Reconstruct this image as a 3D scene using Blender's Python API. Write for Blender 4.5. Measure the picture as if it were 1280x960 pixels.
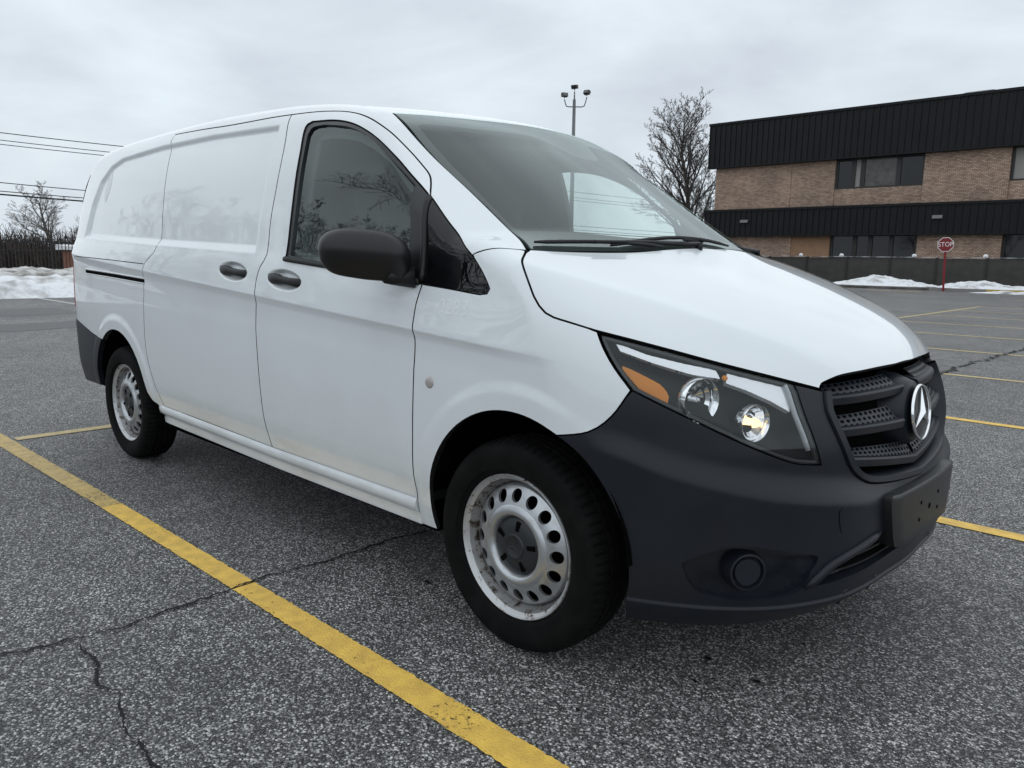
import bpy, math, random, numpy as np
from mathutils import Vector, Matrix
from mathutils.geometry import delaunay_2d_cdt
random.seed(7)
R=math.radians
for o in list(bpy.data.objects): bpy.data.objects.remove(o)
scene=bpy.context.scene; col=scene.collection
# ------------------------------------------------------------------ camera
cam=bpy.data.cameras.new('camera'); camo=bpy.data.objects.new('camera',cam); col.objects.link(camo)
yaw,pitch,roll=R(133.7767),R(-9.3604),R(.8349)
fw=Vector((math.cos(pitch)*math.cos(yaw),math.cos(pitch)*math.sin(yaw),math.sin(pitch)))
rt=fw.cross(Vector((0,0,1))).normalized(); up=rt.cross(fw)
r2=rt*math.cos(roll)+up*math.sin(roll); u2=up*math.cos(roll)-rt*math.sin(roll)
m=Matrix((r2,u2,-fw)).transposed().to_4x4(); m.translation=(1.5577,-2.5654,1.2205)
camo.matrix_world=m
cam.sensor_width=36; cam.lens=36*958.1/1280; cam.clip_start=.05; cam.clip_end=3000
scene.camera=camo
scene.render.resolution_x=1024; scene.render.resolution_y=768
# ------------------------------------------------------------------ sky, sun, exposure
world=bpy.data.worlds.new('World'); scene.world=world; world.use_nodes=True
nt=world.node_tree; nt.nodes.clear()
def N(t,k,**kw):
    n=t.nodes.new(k)
    for a,b in kw.items():
        if a in n.inputs.keys(): n.inputs[a].default_value=b
        else: setattr(n,a,b)
    return n
SUN_EL,SUN_AZ=R(80),R(75)      # azimuth of the sun measured from +X
out=N(nt,'ShaderNodeOutputWorld'); bg=N(nt,'ShaderNodeBackground')
sky=N(nt,'ShaderNodeTexSky'); sky.sky_type='NISHITA'; sky.sun_disc=False; sky.sun_elevation=SUN_EL; sky.sun_rotation=R(90)-SUN_AZ
sky.air_density=1; sky.dust_density=4
sc=N(nt,'ShaderNodeVectorMath',operation='SCALE'); sc.inputs['Scale'].default_value=1.0
nt.links.new(sky.outputs[0],sc.inputs[0])
tc=N(nt,'ShaderNodeTexCoord'); mp=N(nt,'ShaderNodeMapping'); mp.inputs['Scale'].default_value=(1,1,2.6)
nt.links.new(tc.outputs['Generated'],mp.inputs[0])
no=N(nt,'ShaderNodeTexNoise'); no.inputs['Scale'].default_value=2.6; no.inputs['Detail'].default_value=6; no.inputs['Roughness'].default_value=.52; no.inputs['Distortion'].default_value=.35
nt.links.new(mp.outputs[0],no.inputs['Vector'])
rp=N(nt,'ShaderNodeValToRGB'); e=rp.color_ramp.elements
e[0].position=.36; e[0].color=(5.45,5.98,6.6,1); e[1].position=.66; e[1].color=(7.3,8.1,8.65,1)
nt.links.new(no.outputs['Fac'],rp.inputs[0])
mx=N(nt,'ShaderNodeMix',data_type='RGBA'); mx.inputs['Factor'].default_value=.95
nt.links.new(sc.outputs[0],mx.inputs['A']); nt.links.new(rp.outputs[0],mx.inputs['B'])
nt.links.new(mx.outputs['Result'],bg.inputs['Color']); bg.inputs['Strength'].default_value=.10
nt.links.new(bg.outputs[0],out.inputs[0])
sl=bpy.data.lights.new('sun','SUN'); sl.energy=.6; sl.angle=R(180); sl.color=(1,.995,.98)
so=bpy.data.objects.new('sun',sl); col.objects.link(so)
sd=Vector((math.cos(SUN_EL)*math.cos(SUN_AZ),math.cos(SUN_EL)*math.sin(SUN_AZ),math.sin(SUN_EL)))
so.rotation_euler=(-sd).to_track_quat('-Z','Y').to_euler()
vs=scene.view_settings; vs.view_transform='Standard'; vs.look='None'; vs.gamma=1; vs.use_curve_mapping=False; vs.exposure=0.23
# ------------------------------------------------------------------ helpers
def tag(o,label=None,cat=None,group=None,kind=None):
    if label: o['label']=label
    if cat: o['category']=cat
    if group: o['group']=group
    if kind: o['kind']=kind
    return o
def empty(name,loc=(0,0,0),rz=0):
    o=bpy.data.objects.new(name,None); col.objects.link(o); o.location=loc; o.rotation_euler=(0,0,rz); o.empty_display_size=.2; return o
def obj(name,me,parent=None,mat=None):
    o=bpy.data.objects.new(name,me); col.objects.link(o)
    if mat: me.materials.append(mat)
    if parent: o.parent=parent
    return o
def mesh(name,V,Fc,mat=None,parent=None,smooth=False,angle=None):
    me=bpy.data.meshes.new(name); me.from_pydata([tuple(map(float,v)) for v in V],[],[tuple(f) for f in Fc]); me.update()
    if smooth: me.polygons.foreach_set('use_smooth',[True]*len(me.polygons))
    if angle is not None: me.set_sharp_from_angle(angle=R(angle))
    return obj(name,me,parent,mat)
class MB:
    """collects simple solids into one mesh"""
    def __init__(s): s.v=[]; s.f=[]
    def add(s,V,Fc):
        n=len(s.v); s.v+=[tuple(map(float,p)) for p in V]; s.f+=[tuple(i+n for i in f) for f in Fc]; return s
    def box(s,x0,x1,y0,y1,z0,z1):
        return s.add([(x,y,z) for x in (x0,x1) for y in (y0,y1) for z in (z0,z1)],[(0,1,3,2),(4,6,7,5),(0,4,5,1),(2,3,7,6),(0,2,6,4),(1,5,7,3)])
    def tube(s,pts,rad,n=8,cap=True):
        pts=[Vector(p) for p in pts]; rad=rad if hasattr(rad,'__len__') else [rad]*len(pts); rings=[]; V=[]; Fc=[]
        ref=None
        for i,p in enumerate(pts):
            d=(pts[min(i+1,len(pts)-1)]-pts[max(i-1,0)]).normalized()
            if ref is None: ref=d.orthogonal().normalized()
            ref=(ref-d*ref.dot(d)); ref=ref.normalized() if ref.length>1e-6 else d.orthogonal().normalized()
            b=d.cross(ref)
            for k in range(n):
                a=2*math.pi*k/n; V.append(p+(ref*math.cos(a)+b*math.sin(a))*rad[i])
        for i in range(len(pts)-1):
            for k in range(n): Fc.append((i*n+k,i*n+(k+1)%n,(i+1)*n+(k+1)%n,(i+1)*n+k))
        if cap: Fc.append(tuple(reversed(range(n)))); Fc.append(tuple(range((len(pts)-1)*n,len(pts)*n)))
        return s.add(V,Fc)
    def prism(s,poly,axis,a,b):
        """extrude 2-D polygon along an axis between a and b"""
        n=len(poly)
        def P(p,t): return {'x':(t,p[0],p[1]),'y':(p[0],t,p[1]),'z':(p[0],p[1],t)}[axis]
        V=[P(p,a) for p in poly]+[P(p,b) for p in poly]
        Fc=[tuple(range(n)),tuple(reversed(range(n,2*n)))]+[(i,i+n,(i+1)%n+n,(i+1)%n) for i in range(n)]
        return s.add(V,Fc)
    def build(s,name,mat,parent=None,smooth=False,angle=None,fix=True):
        o=mesh(name,s.v,s.f,mat,parent,smooth,angle)
        if fix:
            import bmesh
            bm=bmesh.new(); bm.from_mesh(o.data); bmesh.ops.recalc_face_normals(bm,faces=bm.faces); bm.to_mesh(o.data); bm.free()
        return o
def lathe(prof,n,axis='y',close=True,off=0):
    """prof = [(radius, axial)], returns V,F around the y axis"""
    V=[];Fc=[];m=len(prof)
    for k in range(n):
        a=2*math.pi*k/n
        for r,y in prof: V.append((r*math.cos(a),y,r*math.sin(a)))
    for k in range(n):
        k2=(k+1)%n
        for i in range(m-1): Fc.append((k*m+i,k*m+i+1,k2*m+i+1,k2*m+i))
    return V,Fc
# ------------------------------------------------------------------ materials
def mat(name,base=(.5,.5,.5),rough=.5,metal=0,coat=0,coat_r=.03,spec=.5,emit=None,noise=None,bump=None,trans=0):
    m=bpy.data.materials.new(name); m.use_nodes=True; t=m.node_tree; b=t.nodes['Principled BSDF']
    b.inputs['Base Color'].default_value=(*base,1); b.inputs['Roughness'].default_value=rough; b.inputs['Metallic'].default_value=metal
    b.inputs['Coat Weight'].default_value=coat; b.inputs['Coat Roughness'].default_value=coat_r; b.inputs['Specular IOR Level'].default_value=spec
    if trans: b.inputs['Transmission Weight'].default_value=trans
    if emit: b.inputs['Emission Color'].default_value=(*emit[0],1); b.inputs['Emission Strength'].default_value=emit[1]
    tcn=N(t,'ShaderNodeTexCoord')
    if noise:   # (scale, colour2, contrast lo, hi)
        n=N(t,'ShaderNodeTexNoise'); n.inputs['Scale'].default_value=noise[0]; n.inputs['Detail'].default_value=8
        t.links.new(tcn.outputs['Object'],n.inputs['Vector'])
        r=N(t,'ShaderNodeValToRGB'); r.color_ramp.elements[0].position=noise[2]; r.color_ramp.elements[1].position=noise[3]
        r.color_ramp.elements[0].color=(*base,1); r.color_ramp.elements[1].color=(*noise[1],1)
        t.links.new(n.outputs['Fac'],r.inputs[0]); t.links.new(r.outputs[0],b.inputs['Base Color'])
    if bump:    # (scale, strength, distance)
        n=N(t,'ShaderNodeTexNoise'); n.inputs['Scale'].default_value=bump[0]; n.inputs['Detail'].default_value=6
        t.links.new(tcn.outputs['Object'],n.inputs['Vector'])
        bp=N(t,'ShaderNodeBump'); bp.inputs['Strength'].default_value=bump[1]; bp.inputs['Distance'].default_value=bump[2]
        t.links.new(n.outputs['Fac'],bp.inputs['Height']); t.links.new(bp.outputs[0],b.inputs['Normal'])
    return m
def glass(name,tint,refl=1.0,ior=1.5,rough=0.0,film=0):
    m=bpy.data.materials.new(name); m.use_nodes=True; t=m.node_tree; t.nodes.clear()
    o=N(t,'ShaderNodeOutputMaterial'); tr=N(t,'ShaderNodeBsdfTransparent'); tr.inputs[0].default_value=(*tint,1)
    g=N(t,'ShaderNodeBsdfGlossy'); g.inputs['Roughness'].default_value=rough; g.inputs['Color'].default_value=(.90,.97,.96,1)
    f=N(t,'ShaderNodeFresnel'); f.inputs['IOR'].default_value=ior
    mu=N(t,'ShaderNodeMath',operation='MULTIPLY',use_clamp=True); mu.inputs[1].default_value=refl; mi=N(t,'ShaderNodeMath',operation='MINIMUM'); mi.inputs[1].default_value=.36
    t.links.new(mu.outputs[0],mi.inputs[0])
    mx=N(t,'ShaderNodeMixShader'); t.links.new(f.outputs[0],mu.inputs[0]); t.links.new(mi.outputs[0],mx.inputs[0])
    t.links.new(tr.outputs[0],mx.inputs[1]); t.links.new(g.outputs[0],mx.inputs[2])
    if film:     # thin even film of road dust on the pane
        df=N(t,'ShaderNodeBsdfDiffuse'); df.inputs[0].default_value=(.55,.60,.58,1); m2=N(t,'ShaderNodeMixShader'); m2.inputs[0].default_value=film
        t.links.new(mx.outputs[0],m2.inputs[1]); t.links.new(df.outputs[0],m2.inputs[2]); t.links.new(m2.outputs[0],o.inputs[0])
    else: t.links.new(mx.outputs[0],o.inputs[0])
    return m
M={}
def paint():
    """white van paint: clear coat, faint road film low on the flanks, a few grime specks"""
    m=mat('white_paint',(.76,.80,.82),.35,coat=1,coat_r=.02,spec=.4); t=m.node_tree; b=t.nodes['Principled BSDF']
    tcn=N(t,'ShaderNodeTexCoord'); sp=N(t,'ShaderNodeSeparateXYZ'); t.links.new(tcn.outputs['Object'],sp.inputs[0])
    mr=N(t,'ShaderNodeMapRange'); mr.inputs['From Min'].default_value=.62; mr.inputs['From Max'].default_value=.28; mr.inputs['To Min'].default_value=0; mr.inputs['To Max'].default_value=.40
    t.links.new(sp.outputs['Z'],mr.inputs[0])
    n=N(t,'ShaderNodeTexNoise'); n.inputs['Scale'].default_value=9; n.inputs['Detail'].default_value=9; n.inputs['Roughness'].default_value=.65
    mp=N(t,'ShaderNodeMapping'); mp.inputs['Scale'].default_value=(.45,1,1.6); t.links.new(tcn.outputs['Object'],mp.inputs[0]); t.links.new(mp.outputs[0],n.inputs['Vector'])
    r=N(t,'ShaderNodeMapRange'); r.inputs['From Min'].default_value=.45; r.inputs['From Max'].default_value=.75; t.links.new(n.outputs['Fac'],r.inputs[0])
    mu=N(t,'ShaderNodeMath',operation='MULTIPLY'); t.links.new(mr.outputs[0],mu.inputs[0]); t.links.new(r.outputs[0],mu.inputs[1])
    n2=N(t,'ShaderNodeTexNoise'); n2.inputs['Scale'].default_value=2.2; n2.inputs['Detail'].default_value=7; t.links.new(tcn.outputs['Object'],n2.inputs['Vector'])
    r2_=N(t,'ShaderNodeMapRange'); r2_.inputs['From Min'].default_value=.5; r2_.inputs['From Max'].default_value=.8; r2_.inputs['To Max'].default_value=.10; t.links.new(n2.outputs['Fac'],r2_.inputs[0])
    ad=N(t,'ShaderNodeMath',operation='ADD',use_clamp=True); t.links.new(mu.outputs[0],ad.inputs[0]); t.links.new(r2_.outputs[0],ad.inputs[1])
    mx=N(t,'ShaderNodeMix',data_type='RGBA'); mx.inputs['A'].default_value=(.76,.80,.82,1); mx.inputs['B'].default_value=(.33,.31,.28,1)
    t.links.new(ad.outputs[0],mx.inputs['Factor']); t.links.new(mx.outputs['Result'],b.inputs['Base Color'])
    rr=N(t,'ShaderNodeMapRange'); rr.inputs['To Min'].default_value=.02; rr.inputs['To Max'].default_value=.35; t.links.new(ad.outputs[0],rr.inputs[0]); t.links.new(rr.outputs[0],b.inputs['Coat Roughness'])
    return m
M['white']=paint()
M['bumper']=mat('bumper_plastic',(.0070,.0098,.0155),.42,spec=.36,noise=(6,(.0105,.0138,.0205),.4,.7),bump=(900,.10,.0006))
M['blackplastic']=mat('black_plastic',(.007,.007,.0078),.46,spec=.4,bump=(1200,.08,.0004))
M['mirrorshell']=mat('mirror_plastic',(.010,.010,.011),.42,bump=(1200,.06,.0003))
M['bracket']=mat('bracket_plastic',(.016,.018,.018),.38,spec=.45,bump=(700,.12,.0006))
M['satin']=mat('satin_black_trim',(.014,.015,.017),.33)
M['rubber']=mat('rubber_seal',(.010,.010,.010),.6)
M['dark']=mat('dark_void',(.003,.003,.003),.95,spec=.05)
M['underbody']=mat('underbody',(.003,.003,.003),.95,spec=.02,bump=(30,.4,.01))
M['chrome']=mat('chrome',(.86,.87,.88),.06,1)
M['reflector']=mat('lamp_reflector',(.90,.91,.92),.09,1)
M['clearribs']=mat('ribbed_clear_lamp',(.92,.93,.94),.10,.35,coat=1)
M['guide']=mat('clear_light_guide',(.34,.36,.38),.15,coat=1)
M['amber']=mat('amber_lens',(.78,.27,.025),.32,spec=.3)
M['housing']=mat('lamp_housing',(.006,.0062,.0068),.5,spec=.2)
M['glowbulb']=mat('warm_bulb',(.9,.55,.25),.1,emit=((1,.62,.28),2.2))
M['lens']=glass('headlamp_lens',(.93,.94,.95),1.0,1.5)
M['windshield']=glass('windshield_glass',(.88,.96,.93),1.5,1.52)
M['sideglass']=glass('side_glass',(.84,.93,.90),1.15,1.52)
M['privacy']=mat('dark_quarter_glass',(.004,.004,.005),.01,spec=.42)
M['frit']=mat('frit_band',(.012,.013,.014),.5)
M['red']=mat('tail_red',(.35,.008,.012),.12,coat=1)
M['tyre']=mat('tyre_rubber',(.0032,.0032,.0032),.8,spec=.15,noise=(14,(.008,.0078,.0075),.45,.75),bump=(60,.15,.002))
M['rim']=mat('steel_rim_silver',(.50,.52,.54),.30,.75,noise=(24,(.36,.35,.34),.52,.80),bump=(200,.05,.001))
def rimdirt(name,c,lo,metal):
    m=mat(name,c,.38,metal); t=m.node_tree; b=t.nodes['Principled BSDF']
    tcn=N(t,'ShaderNodeTexCoord'); n=N(t,'ShaderNodeTexNoise'); n.inputs['Scale'].default_value=38; n.inputs['Detail'].default_value=10; n.inputs['Roughness'].default_value=.7
    t.links.new(tcn.outputs['Object'],n.inputs['Vector']); r=N(t,'ShaderNodeValToRGB'); e=r.color_ramp.elements
    e[0].position=lo; e[0].color=(*c,1); e[1].position=lo+.12; e[1].color=(.03,.025,.022,1); x=e.new(lo+.06); x.color=(c[0]*.45,c[1]*.37,c[2]*.30,1)
    t.links.new(n.outputs['Fac'],r.inputs[0]); t.links.new(r.outputs[0],b.inputs['Base Color']); return m
M['rimlip']=rimdirt('steel_rim_lip',(.52,.53,.54),.55,.50)
M['rimwornshade']=rimdirt('steel_rim_worn_shade',(.30,.30,.30),.50,.35)  # grimy barrel, its base darkened to paint in the shadow behind the lip
M['hub']=mat('hub_cap',(.016,.020,.024),.42,bump=(300,.06,.001))
M['seat']=mat('seat_fabric',(.045,.048,.05),.9)
M['dash']=mat('dashboard',(.05,.054,.056),.75,bump=(500,.1,.001))
M['liner']=mat('headliner',(.55,.56,.56),.9)
M['trimgrey']=mat('interior_trim',(.085,.092,.092),.8)
def pchip(pts):
    P=np.array(sorted(pts),float);x,y=P[:,0],P[:,1];h=np.diff(x);d=np.diff(y)/h;n=len(x);m=np.zeros(n)
    for i in range(1,n-1):
        if d[i-1]*d[i]>0:
            w1=2*h[i]+h[i-1];w2=h[i]+2*h[i-1];m[i]=(w1+w2)/(w1/d[i-1]+w2/d[i])
    m[0],m[-1]=d[0],d[-1]
    def f(t):
        t=np.asarray(t,float);i=np.clip(np.searchsorted(x,t)-1,0,n-2);s=(t-x[i])/h[i]
        lo=t<x[0];hi=t>x[-1]
        s2=np.clip(s,0,1);a=s2*s2*(3-2*s2);b=s2*(1-s2)**2;c=s2*s2*(s2-1)
        r=y[i]*(1-a)+y[i+1]*a+h[i]*(m[i]*b+m[i+1]*c)
        r=np.where(lo,y[0]+m[0]*(t-x[0]),r);return np.where(hi,y[-1]+m[-1]*(t-x[-1]),r)
    return f
def sstep(a,b,t):
    t=np.clip((t-a)/(b-a),0,1);return t*t*(3-2*t)
def smax(a,b,k):
    h=np.maximum(k-np.abs(a-b),0)/k;return np.maximum(a,b)+h*h*k*.25
def polysdf(P,x,y):
    """signed distance (negative inside) from points to a closed polygon"""
    P=np.asarray(P,float);d=np.full(np.shape(x),1e9);ins=np.zeros(np.shape(x),bool);n=len(P)
    for i in range(n):
        a=P[i];b=P[(i+1)%n];ex,ey=b-a;wx,wy=x-a[0],y-a[1]
        t=np.clip((wx*ex+wy*ey)/(ex*ex+ey*ey+1e-12),0,1);d=np.minimum(d,(wx-ex*t)**2+(wy-ey*t)**2)
        c=((a[1]<=y)!=(b[1]<=y));xi=a[0]+(y-a[1])*ex/(ey if abs(ey)>1e-12 else 1e-12);ins^=c&(x<xi)
    d=np.sqrt(d);return np.where(ins,-d,d)
SEC=pchip([(.18,.86),(.24,.895),(.30,.915),(.42,.937),(.49,.9495),(.52,.953),(.62,.958),(.75,.9605),(.88,.9588),(.95,.9562),(1.0,.9572),(1.027,.9630),(1.035,.9652),(1.048,.9643),(1.08,.959),(1.15,.9465),(1.22,.931),(1.25,.923),(1.4,.892),(1.55,.858),(1.7,.812),(1.8,.772),(1.88,.735),(2.0,.66)])
SECF=pchip([(.18,.86),(.30,.915),(.49,.9495),(.62,.958),(.75,.962),(.88,.962),(1.0,.958),(1.08,.952),(1.15,.944),(1.22,.931),(1.25,.923),(1.4,.892),(1.55,.858),(1.7,.812),(1.8,.772),(1.88,.735),(2.0,.66)])
PLAN=pchip([(-4.3,-.12),(-4.15,-.075),(-3.9,-.035),(-3.6,-.014),(-3.2,-.003),(-2.8,0),(0,0),(.15,-.003),(.3,-.017),(.42,-.045),(.55,-.10),(.7,-.2)])
HOOD=pchip([(-4.5,1.0),(-.6,1.2),(-.3,1.29),(-.1,1.298),(.08,1.246),(.15,1.226),(.3,1.176),(.45,1.12),(.6,1.055),(.7,1.0),(.8,.925),(.86,.85),(1.0,.6)])
WIND=pchip([(.6,.93),(.22,1.195),(.115,1.262),(-.144,1.420),(-.51,1.65),(-.664,1.742),(-.80,1.795),(-.98,1.832),(-1.2,1.868),(-1.6,1.903),(-2.4,1.925),(-3.2,1.915),(-3.8,1.89),(-4.1,1.86),(-4.4,1.80)])
FC=pchip([(.1,.66),(.15,.70),(.2,.75),(.25,.805),(.3,.842),(.4,.864),(.5,.864),(.6,.869),(.7,.874),(.76,.866),(.82,.856),(.88,.838),(.95,.806),(1.05,.725),(1.2,.5)])
REAR=pchip([(.2,4.14),(.35,4.2),(.6,4.235),(1.0,4.23),(1.3,4.20),(1.7,4.12),(1.85,4.05),(2,3.95)])
# recessed cargo side panel outline in the side view (x, z)
REC=[(-1.56,1.765),(-1.56,1.235),(-2.6,1.268),(-3.76,1.312),(-3.71,1.50),(-3.64,1.64),(-3.52,1.725),(-3.36,1.762),(-2.8,1.785),(-2.2,1.785)]
ARCH=[(0.02,.375,.395),(-3.17,.375,.40)]
CUPS=[(-1.718,1.143),(-1.28,1.118)]
def zcrease(x): return .98+.0635*(-.443-x)
def zledge(x): return np.where(x<-1.29,1.206+.0365*(-1.46-x),1.2-.082*(x+1.29))
def W(x,z):
    x=np.asarray(x,float);z=np.asarray(z,float)
    zc=zcrease(np.minimum(x,.3));zl=zledge(np.minimum(x,.3))
    zn=np.where(z<.52,z,np.where(z<zc,.52+(z-.52)/(zc-.52)*(1.035-.52),np.where(z<zl,1.035+(z-zc)/(zl-zc)*(1.22-1.035),1.22+(z-zl)/(2-zl)*.78)))
    w=sstep(-.15,.3,x);y=SEC(zn)*(1-w)+SECF(z)*w+PLAN(x)
    m=(x<-1.5)&(x>-3.85)&(z>1.15)
    if m.any():
        d=polysdf(REC,x[m],z[m]) if x.ndim else polysdf(REC,x,z)
        dep=.016*sstep(.012,-.022,d)
        if x.ndim: y=y.copy();y[m]-=dep
        else: y=y-dep
    for cx,cz in CUPS:
        e=np.hypot((x-cx)/.140,(z-(cz-.065*(x-cx)))/.044)
        y=y-.022*sstep(1.0,.55,e)
    for cx,cz,R in ARCH:   # raised lip round the wheel arches
        rr=np.hypot(x-cx,z-cz)-R
        y=y+.006*sstep(.095,.05,rr)*sstep(.2,.4,z)*(rr>-.2)
    return y
YL=pchip([(-.6,.95),(-.1,.91),(.01,.885),(.11,.845),(.32,.745),(.456,.67),(.58,.58),(.663,.50),(.74,.43),(.8,.37),(1.,.2)])
def F(y,z):
    a=np.abs(y);f=FC(z)-.3*a*a-.45*a**6
    return f
def REARX(y,z): return REAR(z)-.13*(np.abs(y)/.9)**4
def SHELF(x,y,z):
    # bumper face stands proud below its upper crease, and again at the chin lip
    d=z-SHZ(np.abs(y))
    return sstep(.25,.42,x)*((.018+.026*sstep(.12,.48,np.abs(y)))*sstep(.095,-.006,d)**1.5*sstep(.12,.3,z)+.012*sstep(.30,.285,z))
SHZ=pchip([(0,.53),(.3,.545),(.5,.57),(.7,.60),(.85,.645),(.93,.70),(1.0,.75)])
def G(p):
    x,y,z=p[...,0],p[...,1],p[...,2];a=np.abs(y)
    e=a-YL(x);th=HOOD(x+.20*y*y)-.012*(a/.75)**3-.54*(.5*(e+np.sqrt(e*e+.0002)))
    tw=WIND(x+(.40-.20*sstep(-.5,-1.1,x))*y*y)-.03*(a/.7)**2
    gt=z-smax(th,tw,.035)
    sh=SHELF(x,y,z)
    gs=a-W(x,z)-sh;gf=(x-F(y,z))-sh;gr=-x-REARX(y,z)
    kts=.05+.04*sstep(1.55,1.8,z)+.02*sstep(1.2,1.0,z)
    g=smax(gs,gt*.9,kts)
    g=smax(g,gf,.07);g=smax(g,gr,.12)
    return smax(g,.185-z,.03)
def grad(p,h=1.5e-3):
    g=np.stack([G(p+np.array(e)*h)-G(p-np.array(e)*h) for e in ((1,0,0),(0,1,0),(0,0,1))],-1)
    return g/np.linalg.norm(g,axis=-1,keepdims=True)
def hit(O,D,t0,t1,n=26):
    """root of G along rays, inside at t0, outside at t1"""
    O=np.asarray(O,float);D=np.asarray(D,float);a=np.full(O.shape[0],float(t0));b=np.full(O.shape[0],float(t1))
    for i in range(n):
        m=.5*(a+b);i_=G(O+D*m[:,None])<0;a=np.where(i_,m,a);b=np.where(i_,b,m)
    return O+D*(.5*(a+b))[:,None]
# ---- panel parameterisations (u,v) -> point on the body, right-hand side (y<0)
Z0,AX,RX=.75,-.25,-3.3
def rays(O,D,t1): q=np.stack(np.broadcast_arrays(*O,*D),1).astype(float); return hit(q[:,:3],q[:,3:],0,t1)
def par_axis(q): a=q[:,1]/.95; return rays((q[:,0],0,Z0),(0,-np.cos(a),np.sin(a)),1.7)
def par_side(q): return rays((q[:,0],-.05,q[:,1]),(0,-1,0),1.3)
def par_top(q): return rays((q[:,0],q[:,1],.75),(0,0,1),1.5)
def par_cyl(q): a=q[:,0]/.95; return rays((AX,0,q[:,1]),(np.cos(a),-np.sin(a),0),2.)
def par_rcyl(q): a=q[:,0]/.95; return rays((RX,0,q[:,1]),(-np.cos(a),-np.sin(a),0),2.)
def u_axis(P): P=np.atleast_2d(P); return np.stack([P[:,0],.95*np.arctan2(P[:,2]-Z0,-P[:,1])],1)
def u_cyl(P): P=np.atleast_2d(P); return np.stack([.95*np.arctan2(-P[:,1],P[:,0]-AX),P[:,2]],1)
def u_rcyl(P): P=np.atleast_2d(P); return np.stack([.95*np.arctan2(-P[:,1],RX-P[:,0]),P[:,2]],1)
def u_top(P): return np.atleast_2d(P)[:,:2]
def S(xz): return par_side(np.atleast_2d(np.array(xz,float)))   # side-view point -> body surface
from mathutils.kdtree import KDTree
# ------------------------------------------------------------------ panel builder
def cat(P,step=.02,closed=False):
    """Catmull-Rom through 2-D/3-D points"""
    P=np.array(P,float); n=len(P); out=[]
    for i in range(n if closed else n-1):
        p0=P[(i-1)%n] if closed or i>0 else 2*P[0]-P[1]; p1=P[i]; p2=P[(i+1)%n]; p3=P[(i+2)%n] if closed or i+2<n else 2*P[n-1]-P[n-2]
        k=max(1,int(np.linalg.norm(p2-p1)/step))
        for j in range(k):
            t=j/k; out.append(.5*((2*p1)+(-p0+p2)*t+(2*p0-5*p1+4*p2-p3)*t*t+(-p0+3*p1-3*p2+p3)*t**3))
    if not closed: out.append(P[-1])
    return np.array(out)
def area(P): x,y=P[:,0],P[:,1]; return .5*np.sum(x*np.roll(y,-1)-np.roll(x,-1)*y)
def clean(P,eps=.002):
    out=[P[0]]
    for p in P[1:]:
        if np.linalg.norm(p-out[-1])>eps: out.append(p)
    if np.linalg.norm(out[0]-out[-1])<=eps: out.pop()
    return np.array(out)
def inset(P,d):
    P=clean(np.asarray(P,float))
    if area(P)<0: P=P[::-1]
    a=P-np.roll(P,1,0); b=np.roll(P,-1,0)-P; a/=np.linalg.norm(a,axis=1)[:,None]; b/=np.linalg.norm(b,axis=1)[:,None]
    na=np.stack([-a[:,1],a[:,0]],1); nb=np.stack([-b[:,1],b[:,0]],1); n=na+nb; l=np.maximum(np.sum(n*n,1)/2,.35)
    return P+n/l[:,None]*d
def densify(P,h):
    out=[]
    for i in range(len(P)):
        a,b=P[i],P[(i+1)%len(P)]; k=max(1,int(math.ceil(np.linalg.norm(b-a)/h-1e-6)))
        for j in range(k): out.append(a+(b-a)*j/k)
    return np.array(out)
def tri_region(outline,holes,h,feat=()):
    loops=[densify(outline,h)]+[densify(q,h) for q in holes]
    V=[];E=[]
    for L_ in loops:
        n=len(V); V+=list(L_); E+=[(n+i,n+(i+1)%len(L_)) for i in range(len(L_))]
    fp=[]
    for L_ in feat:
        ok=polysdf(loops[0],L_[:,0],L_[:,1])<-.003
        for q in loops[1:]: ok&=polysdf(q,L_[:,0],L_[:,1])>.003
        for i in range(len(L_)):
            if ok[i]:
                if i and ok[i-1]: E.append((len(V)-1,len(V)))
                V.append(L_[i]); fp.append(L_[i])
    mn,mx_=outline.min(0),outline.max(0)
    ys=np.arange(mn[1],mx_[1],h*.87); pts=[]
    for k,y in enumerate(ys): xs=np.arange(mn[0]+(k%2)*h/2,mx_[0],h); pts.append(np.stack([xs,np.full_like(xs,y)],1))
    pts=np.concatenate(pts); s=polysdf(loops[0],pts[:,0],pts[:,1])<-.45*h
    pts=pts[s]
    for L_ in loops[1:]: pts=pts[polysdf(L_,pts[:,0],pts[:,1])>.45*h]
    if fp:
        kd=KDTree(len(fp))
        for i,p in enumerate(fp): kd.insert((p[0],p[1],0),i)
        kd.balance(); pts=np.array([p for p in pts if kd.find((p[0],p[1],0))[2]>.4*h])
    V=[Vector((float(p[0]),float(p[1]))) for p in V]+[Vector((float(p[0]),float(p[1]))) for p in pts]
    vo,eo,fo,_,_,_=delaunay_2d_cdt(V,E,[],0,1e-6)
    vo=np.array([tuple(v) for v in vo]); fo=np.array(fo)
    c=vo[fo].mean(1); k=polysdf(loops[0],c[:,0],c[:,1])<0
    for L_ in loops[1:]: k&=polysdf(L_,c[:,0],c[:,1])>0
    fo=fo[k]; a=vo[fo]; ar=np.cross(a[:,1]-a[:,0],a[:,2]-a[:,0]); fo[ar<0]=fo[ar<0][:,::-1]
    fo=fo[np.abs(ar)>1e-10]; used=np.unique(fo); mp=np.full(len(vo),-1); mp[used]=np.arange(len(used))
    return vo[used],mp[fo]
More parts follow.
